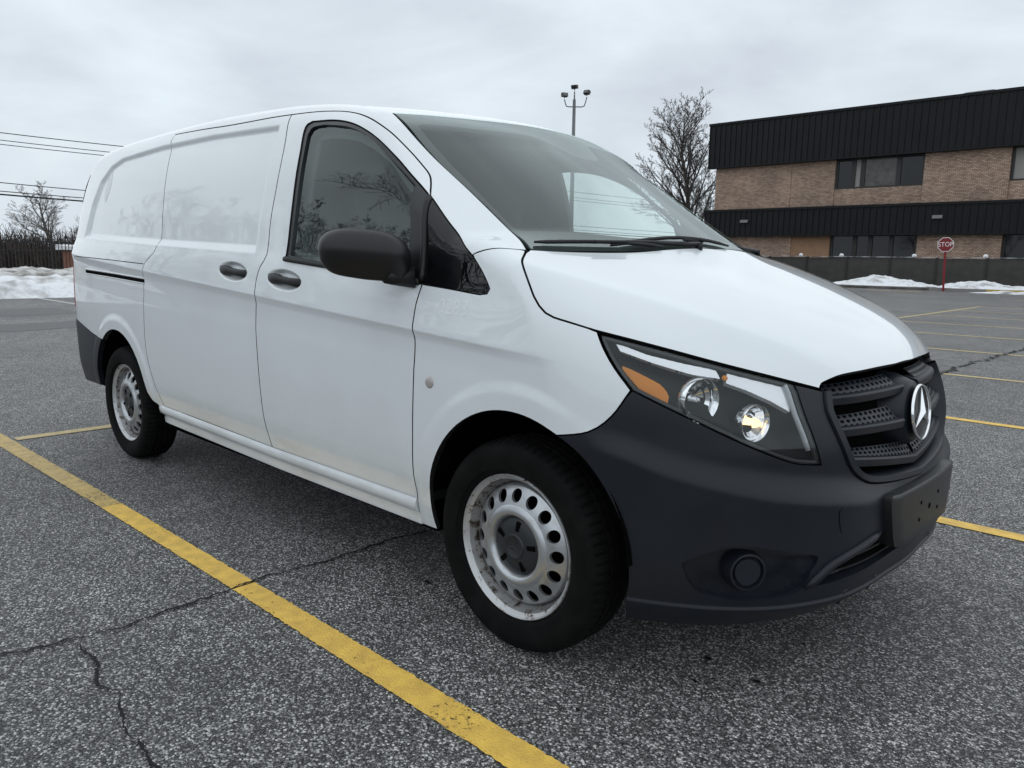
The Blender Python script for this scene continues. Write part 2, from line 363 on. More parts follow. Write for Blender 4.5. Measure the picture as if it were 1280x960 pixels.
def panel(name,outline,par,material,parent,holes=(),h=.016,gap=.0022,depth=.016,off=0.0,mirror=False,shift=None,nofl=False,feat=()):
    """skin panel cut from the body surface, with edges turned in; optionally its mirror twin"""
    o2=inset(outline,gap); hs=[inset(q,-gap) for q in holes]
    uv,T=tri_region(o2,hs,h,feat); P=par(uv); Nn=grad(P); P=P+Nn*off
    if shift is not None: P=P+shift(P)
    # orient triangles outward
    a=P[T]; fn=np.cross(a[:,1]-a[:,0],a[:,2]-a[:,0]); fl=np.sum(fn*Nn[T[:,0]],1)<0; T[fl]=T[fl][:,::-1]
    ed={}
    for t in T:
        for i in range(3):
            k=(t[i],t[(i+1)%3]); ed[k]=1
    bd=[k for k in ed if (k[1],k[0]) not in ed]
    bv=sorted({i for k in bd for i in k}); n=len(P); ia={v:n+i for i,v in enumerate(bv)}; ib={v:n+len(bv)+i for i,v in enumerate(bv)}
    V=np.concatenate([P,P[bv],P[bv]-Nn[bv]*depth]); Q=[(ia[b],ia[a],ib[a],ib[b]) for a,b in bd]
    LN=[Nn[i] for t in T for i in t]
    for q in Q:
        p=V[list(q)]; c=np.cross(p[1]-p[0],p[2]-p[0]); c=c/(np.linalg.norm(c)+1e-12); LN+=[c]*4
    if nofl: Q=[]; LN=LN[:3*len(T)]; V=P
    LN=np.array(LN); res=[]
    for mir in ((False,True) if mirror else (False,)):
        v=V*np.array([1,-1,1]) if mir else V
        fs=[tuple(map(int,t)) for t in T]+[tuple(map(int,q)) for q in Q]; ln=LN*np.array([1,-1,1]) if mir else LN
        if mir:
            fs=[f[::-1] for f in fs]; o_=[];k=0
            for f in fs: o_+=list(range(k+len(f)-1,k-1,-1)); k+=len(f)
            ln=ln[o_]
        me=bpy.data.meshes.new(name); me.from_pydata(v.tolist(),[],fs); me.update()
        me.polygons.foreach_set('use_smooth',[True]*len(me.polygons)); me.normals_split_custom_set(ln.tolist())
        pr=parent[1 if mir else 0] if isinstance(parent,(tuple,list)) else parent
        oo=obj(name,me,pr,material); res.append(oo)
        if material is M['white'] and Q:
            me.materials.append(M['rubber']); me.polygons.foreach_set('material_index',[0]*len(T)+[1]*len(Q))
    return res
def mirrored(o,parent=None):
    """left-hand twin of a part"""
    me=o.data.copy(); me.transform(Matrix.Scale(-1,4,(0,1,0))); me.flip_normals()
    t=obj(o.name.split('.')[0],me,parent if parent else o.parent); return t
# ------------------------------------------------------------------ the van
van=empty('cargo_van'); tag(van,'white panel van with dark grey bumpers and steel wheels parked beside yellow line','van')
TOP=[(-2.707,-.745,1.846),(-2.359,-.751,1.837),(-2.046,-.757,1.826),(-1.674,-.755,1.818),(-1.508,-.754,1.812),(-1.353,-.752,1.805),(-1.209,-.75,1.793),(-1.111,-.75,1.78),(-1.019,-.758,1.761),(-.923,-.771,1.732),(-.839,-.778,1.695),(-.761,-.775,1.649),(-.676,-.769,1.585),(-.607,-.771,1.532),(-.569,-.777,1.502),(-.539,-.796,1.471),(-.497,-.835,1.423)]
DREAR=[(-1.508,1.812),(-1.464,1.676),(-1.455,1.508),(-1.460,1.405),(-1.458,1.331),(-1.449,1.217),(-1.482,1.170),(-1.498,1.111),(-1.497,1.037),(-1.510,.925),(-1.498,.742),(-1.483,.545),(-1.460,.402),(-1.454,.385)]
DFRONT=[(-.426,1.126),(-.437,1.064),(-.437,.985),(-.433,.945),(-.435,.905),(-.439,.833),(-.442,.742),(-.449,.602),(-.457,.465),(-.450,.421),(-.453,.382)]
SLREAR=[(-2.715,1.846),(-2.70,1.774),(-2.622,1.451),(-2.585,1.252),(-2.685,1.164),(-2.715,1.07),(-2.736,.86),(-2.733,.687),(-2.686,.56),(-2.626,.452),(-2.598,.403)]
SEAL=[(-1.300,1.198),(-1.296,1.223),(-1.308,1.439),(-1.324,1.634),(-1.338,1.735),(-1.301,1.757),(-1.154,1.747),(-1.034,1.726),(-.926,1.692),(-.811,1.640),(-.697,1.568),(-.604,1.499),(-.500,1.424)]
def U(P): return u_axis(np.array(P,float))
def US(xz): return u_axis(S(xz))
xs_=np.arange(-4.1,.2,.022)
FS=[US(np.stack([xs_,zcrease(xs_)+d],1)) for d in (-.095,-.07,-.05,-.035,-.022,-.012,-.004,.003,.010,.020,.035,.055)]
FS+=[US(np.stack([xs_,0*xs_+z],1)) for z in (.455,.475,.49,.505,.52,.54)]
RECS=np.array(REC)
def offs(poly,d): return densify(inset(poly,-d),.018)
FR=[US(np.concatenate([q,q[:1]])) for q in (offs(RECS,d) for d in (.014,.006,-.002,-.010,-.018,-.025,-.034))]
FCUP=[US([(cx+.140*e*math.cos(t),cz-.065*.140*e*math.cos(t)+.044*e*math.sin(t)) for t in np.linspace(0,2*math.pi,41)]) for cx,cz in CUPS for e in (1.03,.95,.86,.77,.68,.58,.45)]
FARC=[US([(cx+(rr+d)*math.cos(t),cz+(rr+d)*math.sin(t)) for t in np.linspace(R(0),R(180),70)]) for cx,cz,rr in ARCH for d in (.045,.054,.063,.072,.081,.090,.099)]
top_uv=cat(U(TOP)); iD=int(np.argmin(np.abs(top_uv[:,0]+1.508)))
drear_uv=US(cat(DREAR)); dfront_uv=US(cat(DFRONT)); sl_uv=US(cat(SLREAR))
belt=US(cat([(-.427,1.130),(-.72,1.155),(-1.038,1.178),(-1.300,1.198)]))       # front to rear, under the window
seal_uv=np.concatenate([US(cat(SEAL[:4])),US(cat(SEAL[3:6],.008))[1:],US(cat(SEAL[5:]))[1:]])
door_par=[empty('front_door'),empty('front_door')]
for d in door_par: d.parent=van
door_out=np.concatenate([top_uv[iD:],seal_uv[::-1][1:],belt[::-1][1:],dfront_uv[1:],drear_uv[::-1]])
panel('door_skin',door_out,par_axis,M['white'],door_par,mirror=True,h=.016,gap=.0028,feat=FS+FCUP)
# window surround, sail and glass
GLASS=[(-1.272,1.219),(-1.283,1.438),(-1.300,1.633),(-1.309,1.705),(-1.285,1.733),(-1.20,1.736),(-1.036,1.711),(-.915,1.672),(-.796,1.614),(-.656,1.525),(-.571,1.466),(-.527,1.261),(-.519,1.158),(-1.044,1.197)]
glass_uv=np.concatenate([US(cat(GLASS[:4])),US(cat(GLASS[3:6],.008))[1:],US(cat(GLASS[5:11]))[1:],US(cat(GLASS[10:13]))[1:],US(cat(GLASS[12:]))[1:]])
sail_front=US(cat([(-.500,1.424),(-.447,1.274),(-.427,1.130)]))
seal_out=np.concatenate([seal_uv,sail_front[1:],belt[1:]])
panel('window_surround',seal_out,par_axis,M['satin'],door_par,holes=[glass_uv],h=.02,gap=.001,depth=.02,off=-.005,mirror=True)
panel('window_glass',inset(glass_uv,-.006),par_axis,M['sideglass'],door_par,h=.03,gap=0,depth=.004,off=-.014,mirror=True)
# belt moulding under the window and the rib in front of the sail
wl=S(cat([(-1.296,1.202),(-1.038,1.183),(-.72,1.160),(-.44,1.136)]))
for sgn in (1,-1):
    w2=wl*np.array([1,sgn,1]); MB().tube([Vector(p)+Vector((0,-.002*sgn,0)) for p in w2],.011,8).build('belt_moulding',M['rubber'],door_par[0 if sgn>0 else 1],True)
    rb=S(cat([(-.497,1.42),(-.452,1.29),(-.432,1.14)]))*np.array([1,sgn,1]); MB().tube(rb,.012,8).build('sail_rib',M['blackplastic'],door_par[0 if sgn>0 else 1],True)
# door handles
def handle(cx,cz,par_r):
    y=float(S([(cx,cz+.05)])[0,1]); prof=[(-.135,.0,.017,.010),(-.125,-.004,.021,.014),(-.09,-.008,.023,.017),(-.05,-.010,.021,.017),(-.03,-.010,.016,.016),(.04,-.012,.0155,.015),(.10,-.010,.018,.015),(.128,-.004,.018,.012),(.138,.002,.014,.008)]
    V=[];Fc=[];n=12
    for px,dy,hz,hy in prof:
        for k in range(n):
            a=2*math.pi*k/n; ca,sa=math.cos(a),math.sin(a)
            V.append((cx+px,y+.006+dy+hy*math.copysign(abs(ca)**.7,ca),cz-.065*px-.003+hz*math.copysign(abs(sa)**.7,sa)))
    m=len(prof)
    for i in range(m-1):
        for k in range(n): Fc.append((i*n+k,i*n+(k+1)%n,(i+1)*n+(k+1)%n,(i+1)*n+k))
    Fc+=[tuple(range(n)),tuple(range((m-1)*n,m*n))]
    o=MB().add(V,Fc).build('door_handle',M['blackplastic'],par_r[0],True); mirrored(o,par_r[1])
handle(-1.28,1.118,door_par)
# sliding load door
sd_par=[empty('sliding_door'),empty('sliding_door')]
for d in sd_par: d.parent=van
sl_bottom=US(cat([(-2.598,.403),(-2.0,.395),(-1.454,.385)]))
sd_out=np.concatenate([top_uv[:iD+1],drear_uv[1:],sl_bottom[::-1][1:],sl_uv[::-1][1:]])
panel('door_skin',sd_out,par_axis,M['white'],sd_par,mirror=True,h=.016,gap=.0028,feat=FS+FCUP+FR)
handle(-1.718,1.143,sd_par)
# body side: rear quarter, cant rail and A-pillar in one pressing
def arch(c,a0,a1,n=30): return [(c[0]+c[2]*math.cos(R(a)),c[1]+c[2]*math.sin(R(a))) for a in np.linspace(a0,a1,n)]
WS=[(-.9,-.685,1.761),(-.77,-.701,1.672),(-.636,-.710,1.580),(-.52,-.710,1.503),(-.428,-.711,1.442),(-.257,-.723,1.330),(-.150,-.745,1.270),(-.084,-.777,1.234)]
DITCH=[(-.9,-.685),(-1.0,-.668),(-1.2,-.655),(-1.6,-.645),(-2.4,-.64),(-3.3,-.635),(-3.85,-.62)]
ditch=par_top(np.array(cat(DITCH),float)); ditch_uv=u_axis(ditch)
QG=[(-.497,1.424),(-.351,1.316),(-.211,1.226)]
rear_edge=US(cat([(-3.99,1.78),(-4.03,1.6),(-4.06,1.3),(-4.07,1.0),(-4.06,.79)]))

ra=arch(ARCH[1],0,0,1); a0=math.degrees(math.atan2(.735-.375,-3.56+3.17))
RA0=126.0; RAP=arch(ARCH[1],RA0,RA0,1)[0]
RBT=[(-4.06,.79),(-3.80,.752),(-3.58,.715),RAP]
ra=[(x,z) for x,z in arch(ARCH[1],RA0,12)]
frame_out=np.concatenate([U([(-.497,-.835,1.423)]),US(cat(QG))[1:],U(cat([(-.211,-.902,1.226),(-.14,-.84,1.230),(-.084,-.777,1.234)]))[1:],U(cat(WS))[::-1][1:],ditch_uv[1:],
    u_axis(par_top(np.array([(-3.93,-.60)]))),rear_edge,US(cat(RBT))[1:-1],US(ra),US([(-2.735,.42),(-2.66,.392),(-2.598,.398)]),sl_uv[::-1][1:],top_uv[1:]])
panel('body_side',frame_out,par_axis,M['white'],van,mirror=True,h=.017,feat=FS+FR+FARC)
# sliding-door rail slot and the crease seam above it on the quarter
sl=S(cat([(-3.66,1.100),(-3.2,1.088),(-2.705,1.070)],.05)); sm=S(cat([(-3.87,1.191),(-3.3,1.178),(-2.70,1.160)],.05))
for sgn in (1,-1):
    V=[];Fc=[]
    for p in sl: V+=[(p[0],(p[1]-.0035)*sgn,p[2]+.0085),(p[0],(p[1]-.0035)*sgn,p[2]-.0085),(p[0],(p[1]+.03)*sgn,p[2]-.0085),(p[0],(p[1]+.03)*sgn,p[2]+.0085)]
    for i in range(len(sl)-1): Fc+=[(4*i+k,4*i+(k+1)%4,4*i+4+(k+1)%4,4*i+4+k) for k in range(4)]
    Fc+=[(0,1,2,3),tuple(4*len(sl)-4+k for k in range(4))]
    MB().add(V,Fc).build('rail_slot',M['dark'],van)
    for dz in (.0135,-.0135): MB().tube([(p[0],p[1]*sgn,p[2]+dz) for p in sl],.0045,6).build('rail_slot_lip',M['white'],van,True)
    MB().tube([(p[0],(p[1]-.0)*sgn,p[2]) for p in sm],.0022,6).build('body_seam',M['dark'],van,True)
# front wing
fb=[(.388,.874),(.347,.801),(.288,.751),(.195,.728)]
HE=[(-.081,-.784,1.231),(-.012,-.873,1.191),(.041,-.908,1.139),(.067,-.918,1.109),(.093,-.924,1.084),(.119,-.924,1.065),(.146,-.920,1.054),(.191,-.907,1.043),(.266,-.881,1.024)]
hl_rear=[(.273,-.879,1.020),(.299,-.886,.981),(.340,-.887,.928),(.388,-.878,.874)]
AF=ARCH[0]; aa=math.degrees(math.atan2(.728-AF[1],.195-AF[0]))
wing_out=np.concatenate([dfront_uv,US([(-.453,.36),(-.455,.292)]),US(arch(AF,192,aa,36)),US(cat(fb[::-1]))[1:],U(cat(hl_rear))[::-1][1:],U(cat(HE))[::-1][1:],
    U(cat([(-.211,-.902,1.226),(-.14,-.84,1.230),(-.084,-.777,1.234)]))[::-1][1:],US(cat([(-.211,1.226),(-.165,1.185),(-.128,1.145),(-.113,1.126),(-.120,1.112),(-.15,1.108),(-.28,1.119),(-.426,1.130)]))[1:]])
panel('front_wing',wing_out,par_axis,M['white'],van,mirror=True,h=.015,gap=.0028,feat=FS+FARC)
qg_out=np.concatenate([US(cat(QG)),US(cat([(-.211,1.226),(-.165,1.185),(-.128,1.145),(-.113,1.126),(-.120,1.112),(-.15,1.108),(-.28,1.119),(-.422,1.131)]))[1:],sail_front[::-1][1:-1]])
panel('quarter_glass',qg_out,par_axis,M['privacy'],van,mirror=True,h=.02,gap=.0015,off=-.002,depth=.01)
# side repeater
rp_=S([(-.357,.812)])[0]
for sgn in (1,-1):
    V,Fc=lathe([(.0,-.006),(.010,-.0055),(.016,-.004),(.020,.0),(.022,.003),(.022,.008)],24)
    o=MB().add([(rp_[0]+x*1.05,(rp_[1]+y)*sgn,rp_[2]+z) for x,y,z in V],Fc).build('side_repeater',mat('repeater_lens',(.42,.38,.37),.25,coat=1),van,True)
# sill
prof=[(.935,.384),(.9405,.372),(.9415,.358),(.937,.345),(.926,.336),(.915,.331),(.9125,.322),(.9135,.300),(.9115,.288),(.900,.287),(.88,.34)]
for sgn in (1,-1):
    V=[];Fc=[]; xs=[-2.70,-2.66]+list(np.linspace(-2.6,-.4565,40))
    for i,x in enumerate(xs):
        k=.018 if i==0 else (.004 if i==1 else 0); k+=.003 if x>-.4 else 0
        dz=.016*max(0,min(1,(-1.45-x)/1.15))
        for y,z in prof: V.append((x,-sgn*(y-k),z+dz+(.004 if z>.35 else 0)))
    n=len(prof)
    for i in range(len(xs)-1):
        for k in range(n-1): Fc.append((i*n+k,i*n+k+1,(i+1)*n+k+1,(i+1)*n+k))
    Fc.append(tuple(range((len(xs)-1)*n,len(xs)*n))); MB().add(V,Fc).build('sill',M['white'],van,True,50)
# bonnet
HF=[(.739,-.483,.877),(.738,-.467,.889),(.747,-.431,.897),(.778,-.268,.904),(.795,-.10,.906),(.797,0,.906)]
HS=HE+[(.354,-.840,1.004),(.436,-.793,.983),(.557,-.704,.947),(.681,-.569,.903),(.739,-.483,.877)]
HR=[(.115,0),(.10,-.2),(.074,-.40),(.035,-.535),(-.033,-.695),(-.081,-.784)]
hr=par_top(np.array(cat(HR),float)); half=np.concatenate([u_axis(hr),U(cat(HS))[1:],u_axis(cat(HF[:3],.008))[1:],u_axis(cat(HF[2:]))[1:]])
c0=.95*math.pi/2
full=np.concatenate([half,(half*[1,-1]+[0,2*c0])[::-1][1:-1]])
hx=np.arange(-.08,.79,.02); FH=[]
for d in (-.045,-.028,-.016,-.007,0,.007,.016,.028,.045):
    q=u_axis(par_top(np.stack([hx,-(YL(hx)+d)],1))); FH+=[q,q*[1,-1]+[0,2*c0]]
panel('bonnet',full,par_axis,M['white'],van,h=.018,gap=.003,depth=.02,feat=FH)
# roof
WT=[(-.9,-.685),(-.845,-.543),(-.800,-.428),(-.765,-.313),(-.735,-.152),(-.725,0)]
rh=np.concatenate([u_axis(par_top(np.array(cat(WT[::-1]),float))),ditch_uv[1:],u_axis(par_top(np.array(cat([(-3.93,-.60),(-4.0,-.3),(-4.02,0)]),float)))])
full=np.concatenate([rh,(rh*[1,-1]+[0,2*c0])[::-1][1:-1]])
panel('roof',full,par_axis,M['white'],van,h=.03,gap=.0015,off=-.003)
panel('headliner',inset(full,.03),par_axis,M['liner'],van,h=.06,off=-.045,gap=0)
# windscreen: glass with a printed band behind it
wse=np.array(cat(WS),float)[:,:2]; wb=[(-.084,-.777),(-.02,-.62),(.055,-.42),(.10,-.2),(.118,0)]
wh=np.concatenate([np.array(cat(WT[::-1]),float),wse[1:],np.array(cat(wb),float)[1:]])
wfull=np.concatenate([wh,(wh*[1,-1])[::-1][1:-1]])
panel('windscreen',wfull,par_top,M['windshield'],van,h=.03,gap=.002,depth=.005,off=.001)
fi=[(-.605,0),(-.63,-.20),(-.690,-.40),(-.745,-.53),(-.785,-.615),(-.788,-.648),(-.745,-.660),(-.62,-.668),(-.50,-.676),(-.32,-.692),(-.245,-.700),(-.205,-.690),(-.180,-.65),(-.135,-.58),(-.005,-.35),(.035,-.18),(.043,0)]
fi=np.array(cat(fi,.02),float)
# sensor housing swell in the middle of the upper band
fi[:,0]+=.14*np.exp(-(fi[:,1]/.13)**4)*(fi[:,0]<-.5)
fhole=np.concatenate([fi,(fi*[1,-1])[::-1][1:-1]])
panel('frit_band',inset(wfull,.003),par_top,M['frit'],van,holes=[fhole],h=.03,gap=0,off=-.006,depth=.002)
# scuttle under the wipers
ch=np.concatenate([np.array(cat(HR),float)+[.012,0],np.array(cat(wb),float)[::-1][::1][::-1]*1.0+[-.002,0]])
ch=np.concatenate([np.array(cat([(.150,0),(.135,-.2),(.105,-.42),(.03,-.62),(-.05,-.765)]),float),np.array([(-.09,-.778)]),np.array(cat(wb),float)[1:]+[-.05,0]])
cfull=np.concatenate([ch,(ch*[1,-1])[::-1][1:-1]])
panel('scuttle',cfull,par_top,M['blackplastic'],van,h=.03,gap=0,off=-.016,depth=.02)
# wipers
def wscreen(x,y,o=.02):
    P=par_top(np.array([(x,y)],float)); n=grad(P); return Vector((P+n*o)[0])
for (bx,by),(mx_,my),(ex,ey),(fx,fy) in [((.105,-.10),(-.005,-.56),(-.105,-.74),(.085,-.30)),((-.03,.62),(.085,-.18),(.015,-.50),(.10,.12))]:
    w=empty('wiper'); w.parent=van
    A=wscreen(bx,by,.012); B=wscreen(mx_,my,.024); 
    MB().tube([A,A.lerp(B,.5)+Vector((0,0,.004)),B],[.009,.0065,.0055],8).build('wiper_arm',M['blackplastic'],w,True)
    MB().tube([A-Vector((0,0,.02)),A+Vector((0,0,.006))],.013,10).build('wiper_pivot',M['blackplastic'],w,True)
    pts=[wscreen(ex+(fx-ex)*t,ey+(fy-ey)*t,.010+.004*math.sin(math.pi*t)) for t in np.linspace(0,1,12)]
    MB().tube(pts,[.004]+[.0065]*10+[.004],6).build('wiper_blade',M['rubber'],w,True)
# ---- nose -------------------------------------------------------
def UC(P): return u_cyl(np.array(P,float))
HL=[(.273,-.879,1.018),(.299,-.886,.981),(.340,-.887,.928),(.388,-.878,.874),(.443,-.855,.848),(.543,-.802,.800),(.639,-.732,.748),(.710,-.658,.707),(.742,-.609,.689),(.776,-.541,.681),(.761,-.559,.747),(.730,-.571,.820),(.702,-.564,.876),(.690,-.563,.894)]
HLT=[(.690,-.563,.896),(.557,-.704,.942),(.438,-.796,.979),(.354,-.840,1.000),(.273,-.879,1.018)]
hl_low=UC(HL[3:10]); hl_uv=np.concatenate([cat(UC(HL[:4])),cat(UC(HL[3:10]))[1:],cat(UC(HL[9:]))[1:],cat(UC(HLT))[1:-1]])
GR=[(.740,-.488,.873),(.759,-.506,.822),(.789,-.489,.756),(.812,-.448,.674),(.825,-.409,.635),(.839,-.371,.612),(.853,-.326,.600),(.872,-.20,.586),(.888,0,.572)]
gr_uv=cat(UC(GR))
FOG=[(.543,-.835,.418),(.589,-.806,.446),(.644,-.763,.472),(.699,-.710,.469),(.755,-.638,.452),(.796,-.567,.433),(.786,-.587,.394),(.773,-.596,.347),(.749,-.628,.329),(.685,-.707,.319),(.606,-.781,.331),(.569,-.812,.349),(.551,-.829,.387)]
fog_uv=cat(UC(FOG),closed=True)
INT=[(.780,-.560,.350),(.807,-.535,.385),(.829,-.491,.405),(.849,-.432,.421),(.877,-.319,.446),(.90,-.20,.455),(.90,0,.458)]
INB=[(.90,0,.372),(.896,-.194,.370),(.877,-.312,.366),(.839,-.451,.357),(.790,-.550,.345)]
ih=np.concatenate([cat(UC(INT)),cat(UC(INB))]); in_uv=np.concatenate([ih[:-1],(ih*[-1,1])[::-1][1:]])
bot=np.array([(u,.213+.02*max(0,u-.75)) for u in np.linspace(0.84,0,24)])
ab=[(x,z) for x,z in arch(AF,aa,-24)]
bh=np.concatenate([gr_uv[::-1],UC([(.715,-.535,.886)]),cat(UC(HL[9:][::-1]))[0:],cat(UC(HL[3:10]))[::-1][1:],u_cyl(S(cat(fb)))[1:],u_cyl(S(ab))[1:],bot])
bfull=np.concatenate([bh,(bh*[-1,1])[::-1][1:-1]])
FBM=[]
for d in (.105,.085,.065,.048,.034,.022,.012,.003,-.004,-.010,-.022):
    u_=np.linspace(-1.16,1.16,150); q=par_cyl(np.stack([u_,0*u_+.62],1))
    for _ in range(6): q=par_cyl(np.stack([u_,SHZ(np.abs(q[:,1]))+d],1))
    FBM.append(u_cyl(q))
FBM+=[np.stack([u_,0*u_+z],1) for z in (.275,.285,.290,.295,.300,.31)]
front=empty('front_bumper'); front.parent=van
panel('bumper_skin',bfull,par_cyl,M['bumper'],front,holes=[fog_uv,(fog_uv*[-1,1])[::-1],in_uv],h=.016,gap=.002,depth=.03,feat=FBM)
# fog lamp recess: bowl, blanking disc and ring
def bowl_shift(c,d):
    def f(P): return np.zeros_like(P)
    return f
def deep(poly,dep,w):
    def f(P):
        q=u_cyl(P*np.array([1,-1,1]) if P[:,1].mean()>0 else P); s=polysdf(poly,q[:,0],q[:,1]); return -grad(P)*(dep*sstep(.0,-w,s))[:,None]
    return f
panel('fog_recess',fog_uv,par_cyl,M['bumper'],[front,front],h=.010,gap=-.004,depth=.005,off=-.010,mirror=True,shift=deep(fog_uv,.055,.035))
def disc_on(P,n,prof,name,material,parent,seg=32):
    V,Fc=lathe(prof,seg); n=Vector(n).normalized(); q=Vector((0,-1,0)).rotation_difference(n)
    return MB().add([Vector(P)+q@Vector(v) for v in V],Fc).build(name,material,parent,True,40)
fc=par_cyl(u_cyl(np.array([(.684,-.725,.395)]))); fn=np.array([.80,-.58,.05])
for sgn in (1,-1):
    P_=(fc[0]+np.array([-.016,.014,0]))*[1,sgn,1]; n_=fn*[1,sgn,1]
    disc_on(P_,n_,[(.0,-.003),(.036,-.003),(.0385,.000),(.0395,.006),(.0425,.006),(.046,-.005),(.051,-.004),(.055,.008),(.058,.04)],'fog_lamp_cover',M['bumper'],front)
    # tow-eye cap
tc_=UC([(.823,-.51,.559),(.828,-.495,.492),(.840,-.462,.494),(.844,-.448,.522),(.838,-.470,.552)])
tcu=cat(tc_,.01,closed=True)
panel('tow_eye_cap',tcu,par_cyl,M['bumper'],[front],h=.02,gap=0,off=.0022,depth=.004)
# lower intake: dark backing and slats
panel('intake_backing',inset(in_uv,-.02),par_cyl,M['dark'],front,h=.03,gap=0,off=-.07)
for z in (.375,.405,.435):
    pts=[]
    for u in np.linspace(-.52,.52,26):
        if polysdf(in_uv,np.array([u]),np.array([z]))[0]<.02: pts.append(Vector((par_cyl(np.array([(u,z)]))-[.03,0,0])[0]))
    V=[];Fc=[]
    for p in pts: V+=[p+Vector((.012,0,-.003)),p+Vector((-.02,0,-.005)),p+Vector((-.02,0,.004)),p+Vector((.012,0,.003))]
    for i in range(len(pts)-1): Fc+=[(4*i+k,4*i+(k+1)%4,4*i+4+(k+1)%4,4*i+4+k) for k in range(4)]
    MB().add(V,Fc).build('intake_slat',M['blackplastic'],front)
# swoosh bar framing the intake
for sgn in (1,-1):
    pts=[Vector(p)*1 for p in par_cyl(cat(np.concatenate([UC([(.770,-.585,.345)]),UC(INT[1:5])+[0,.012]])))]
    pts=[Vector((p.x+.001,p.y*sgn,p.z)) for p in pts]; MB().tube(pts,[.006]+[.013]*(len(pts)-2)+[.008],10).build('intake_brow',M['bumper'],front,True)
# chin ribs
for u in (-.36,-.22,.22,.36):
    p=par_cyl(np.array([(u,.31)])); q_=par_cyl(np.array([(u,.26)]));MB().tube([Vector(p[0])-Vector((.004,0,0)),Vector(q_[0])-Vector((.004,0,0))],.009,6).build('chin_rib',M['bumper'],front,True)
# number-plate bracket (blank)
pb=[]; nu=16
def plate(u,z,o): P=par_cyl(np.array([(u,z)])); return P[0]
V=[];Fc=[]; rows=[(.398,.235),(.404,.252),(.43,.268),(.50,.292),(.548,.305),(.560,.302),(.566,.290)]
for k,(z,w) in enumerate(rows):
    for i in range(nu+1):
        y=-w+2*w*i/nu; x=.910-.14*y*y-(.004 if k in (0,len(rows)-1) else 0)-(.006 if i in (0,nu) else 0); V.append((x,y,z))
n=nu+1; m_=len(rows)
for k in range(m_-1):
    for i in range(nu): Fc.append((k*n+i,k*n+i+1,(k+1)*n+i+1,(k+1)*n+i))
loop=[i for i in range(n)]+[k*n+nu for k in range(1,m_)]+[(m_-1)*n+i for i in range(nu-1,-1,-1)]+[k*n for k in range(m_-2,0,-1)]
b0=len(V)
for i in loop: x,y,z=V[i]; V.append((x-.065,y*.985,z))
for i in range(len(loop)): j=(i+1)%len(loop); Fc.append((loop[i],loop[j],b0+j,b0+i))
pbk=MB().add(V,Fc).build('plate_bracket',M['bracket'],van,True,35)
for y,z,r in ((-.085,.505,.006),(-.09,.452,.006),(0,.477,.009),(.085,.505,.006),(.09,.452,.006)):
    disc_on((.910-.14*y*y+.0008,y,z),(1,0,0),[(0,-.0005),(r,-.0005),(r,.004)],'screw_hole',M['dark'],pbk,14)
# ---- headlamps --------------------------------------------------
lamps=[empty('headlight'),empty('headlight')]
for l in lamps: l.parent=van
panel('lens',hl_uv,par_cyl,M['lens'],lamps,h=.02,gap=.003,depth=.003,off=.001,mirror=True)
panel('housing',hl_uv,par_cyl,M['housing'],lamps,h=.018,gap=.002,depth=.02,off=-.030,mirror=True,shift=deep(hl_uv,.03,.06))
# rim of the lamp
for sgn in (0,1):
    pts=par_cyl(inset(hl_uv,.006)); pts=pts-grad(pts)*.010
    if sgn: pts=pts*[1,-1,1]
    pts=[Vector(p) for p in pts]; pts.append(pts[0]); MB().tube(pts,.0065,6,cap=False).build('lamp_bezel',M['satin'],lamps[sgn],True)
for sgn in (0,1):
    g_l=cat(UC(HL[9:]))+[.022,0]; pts=par_cyl(g_l); pts=pts-grad(pts)*.006
    if sgn: pts=pts*[1,-1,1]
    MB().tube([Vector(p) for p in pts[2:]],.0075,8).build('light_guide',M['guide'],lamps[sgn],True)
W1=[(.318,-.866,1.000),(.40,-.833,.972),(.48,-.778,.952),(.545,-.722,.937),(.558,-.722,.915),(.50,-.772,.925),(.42,-.830,.950),(.336,-.868,.978)]
W2=[(.572,-.705,.930),(.62,-.655,.915),(.676,-.585,.893),(.690,-.585,.860),(.705,-.600,.828),(.668,-.640,.858),(.62,-.685,.886),(.580,-.722,.904)]
def ribs(P,freq,amp):
    q=u_cyl(P*np.array([1,-1,1]) if P[:,1].mean()>0 else P); return grad(P)*(amp*np.sin(q[:,1]*freq))[:,None]
panel('daylight_strip',UC(W1),par_cyl,M['clearribs'],lamps,h=.004,gap=0,depth=.02,off=-.010,mirror=True,shift=lambda P:ribs(P,1400,.0006),nofl=False)
panel('daylight_strip',UC(W2),par_cyl,M['clearribs'],lamps,h=.004,gap=0,depth=.02,off=-.010,mirror=True,shift=lambda P:ribs(P,1100,.0007))
AM=[(.350,-.878,.939),(.376,-.875,.905),(.420,-.864,.866),(.474,-.838,.845),(.473,-.832,.864),(.456,-.835,.888),(.428,-.846,.906)]
panel('turn_signal',cat(UC(AM),.01,closed=True),par_cyl,M['amber'],lamps,h=.006,gap=0,depth=.03,off=-.018,mirror=True,shift=lambda P:ribs(P,700,.0015))
bd_=par_cyl(UC([(.569,-.715,.915)])); 
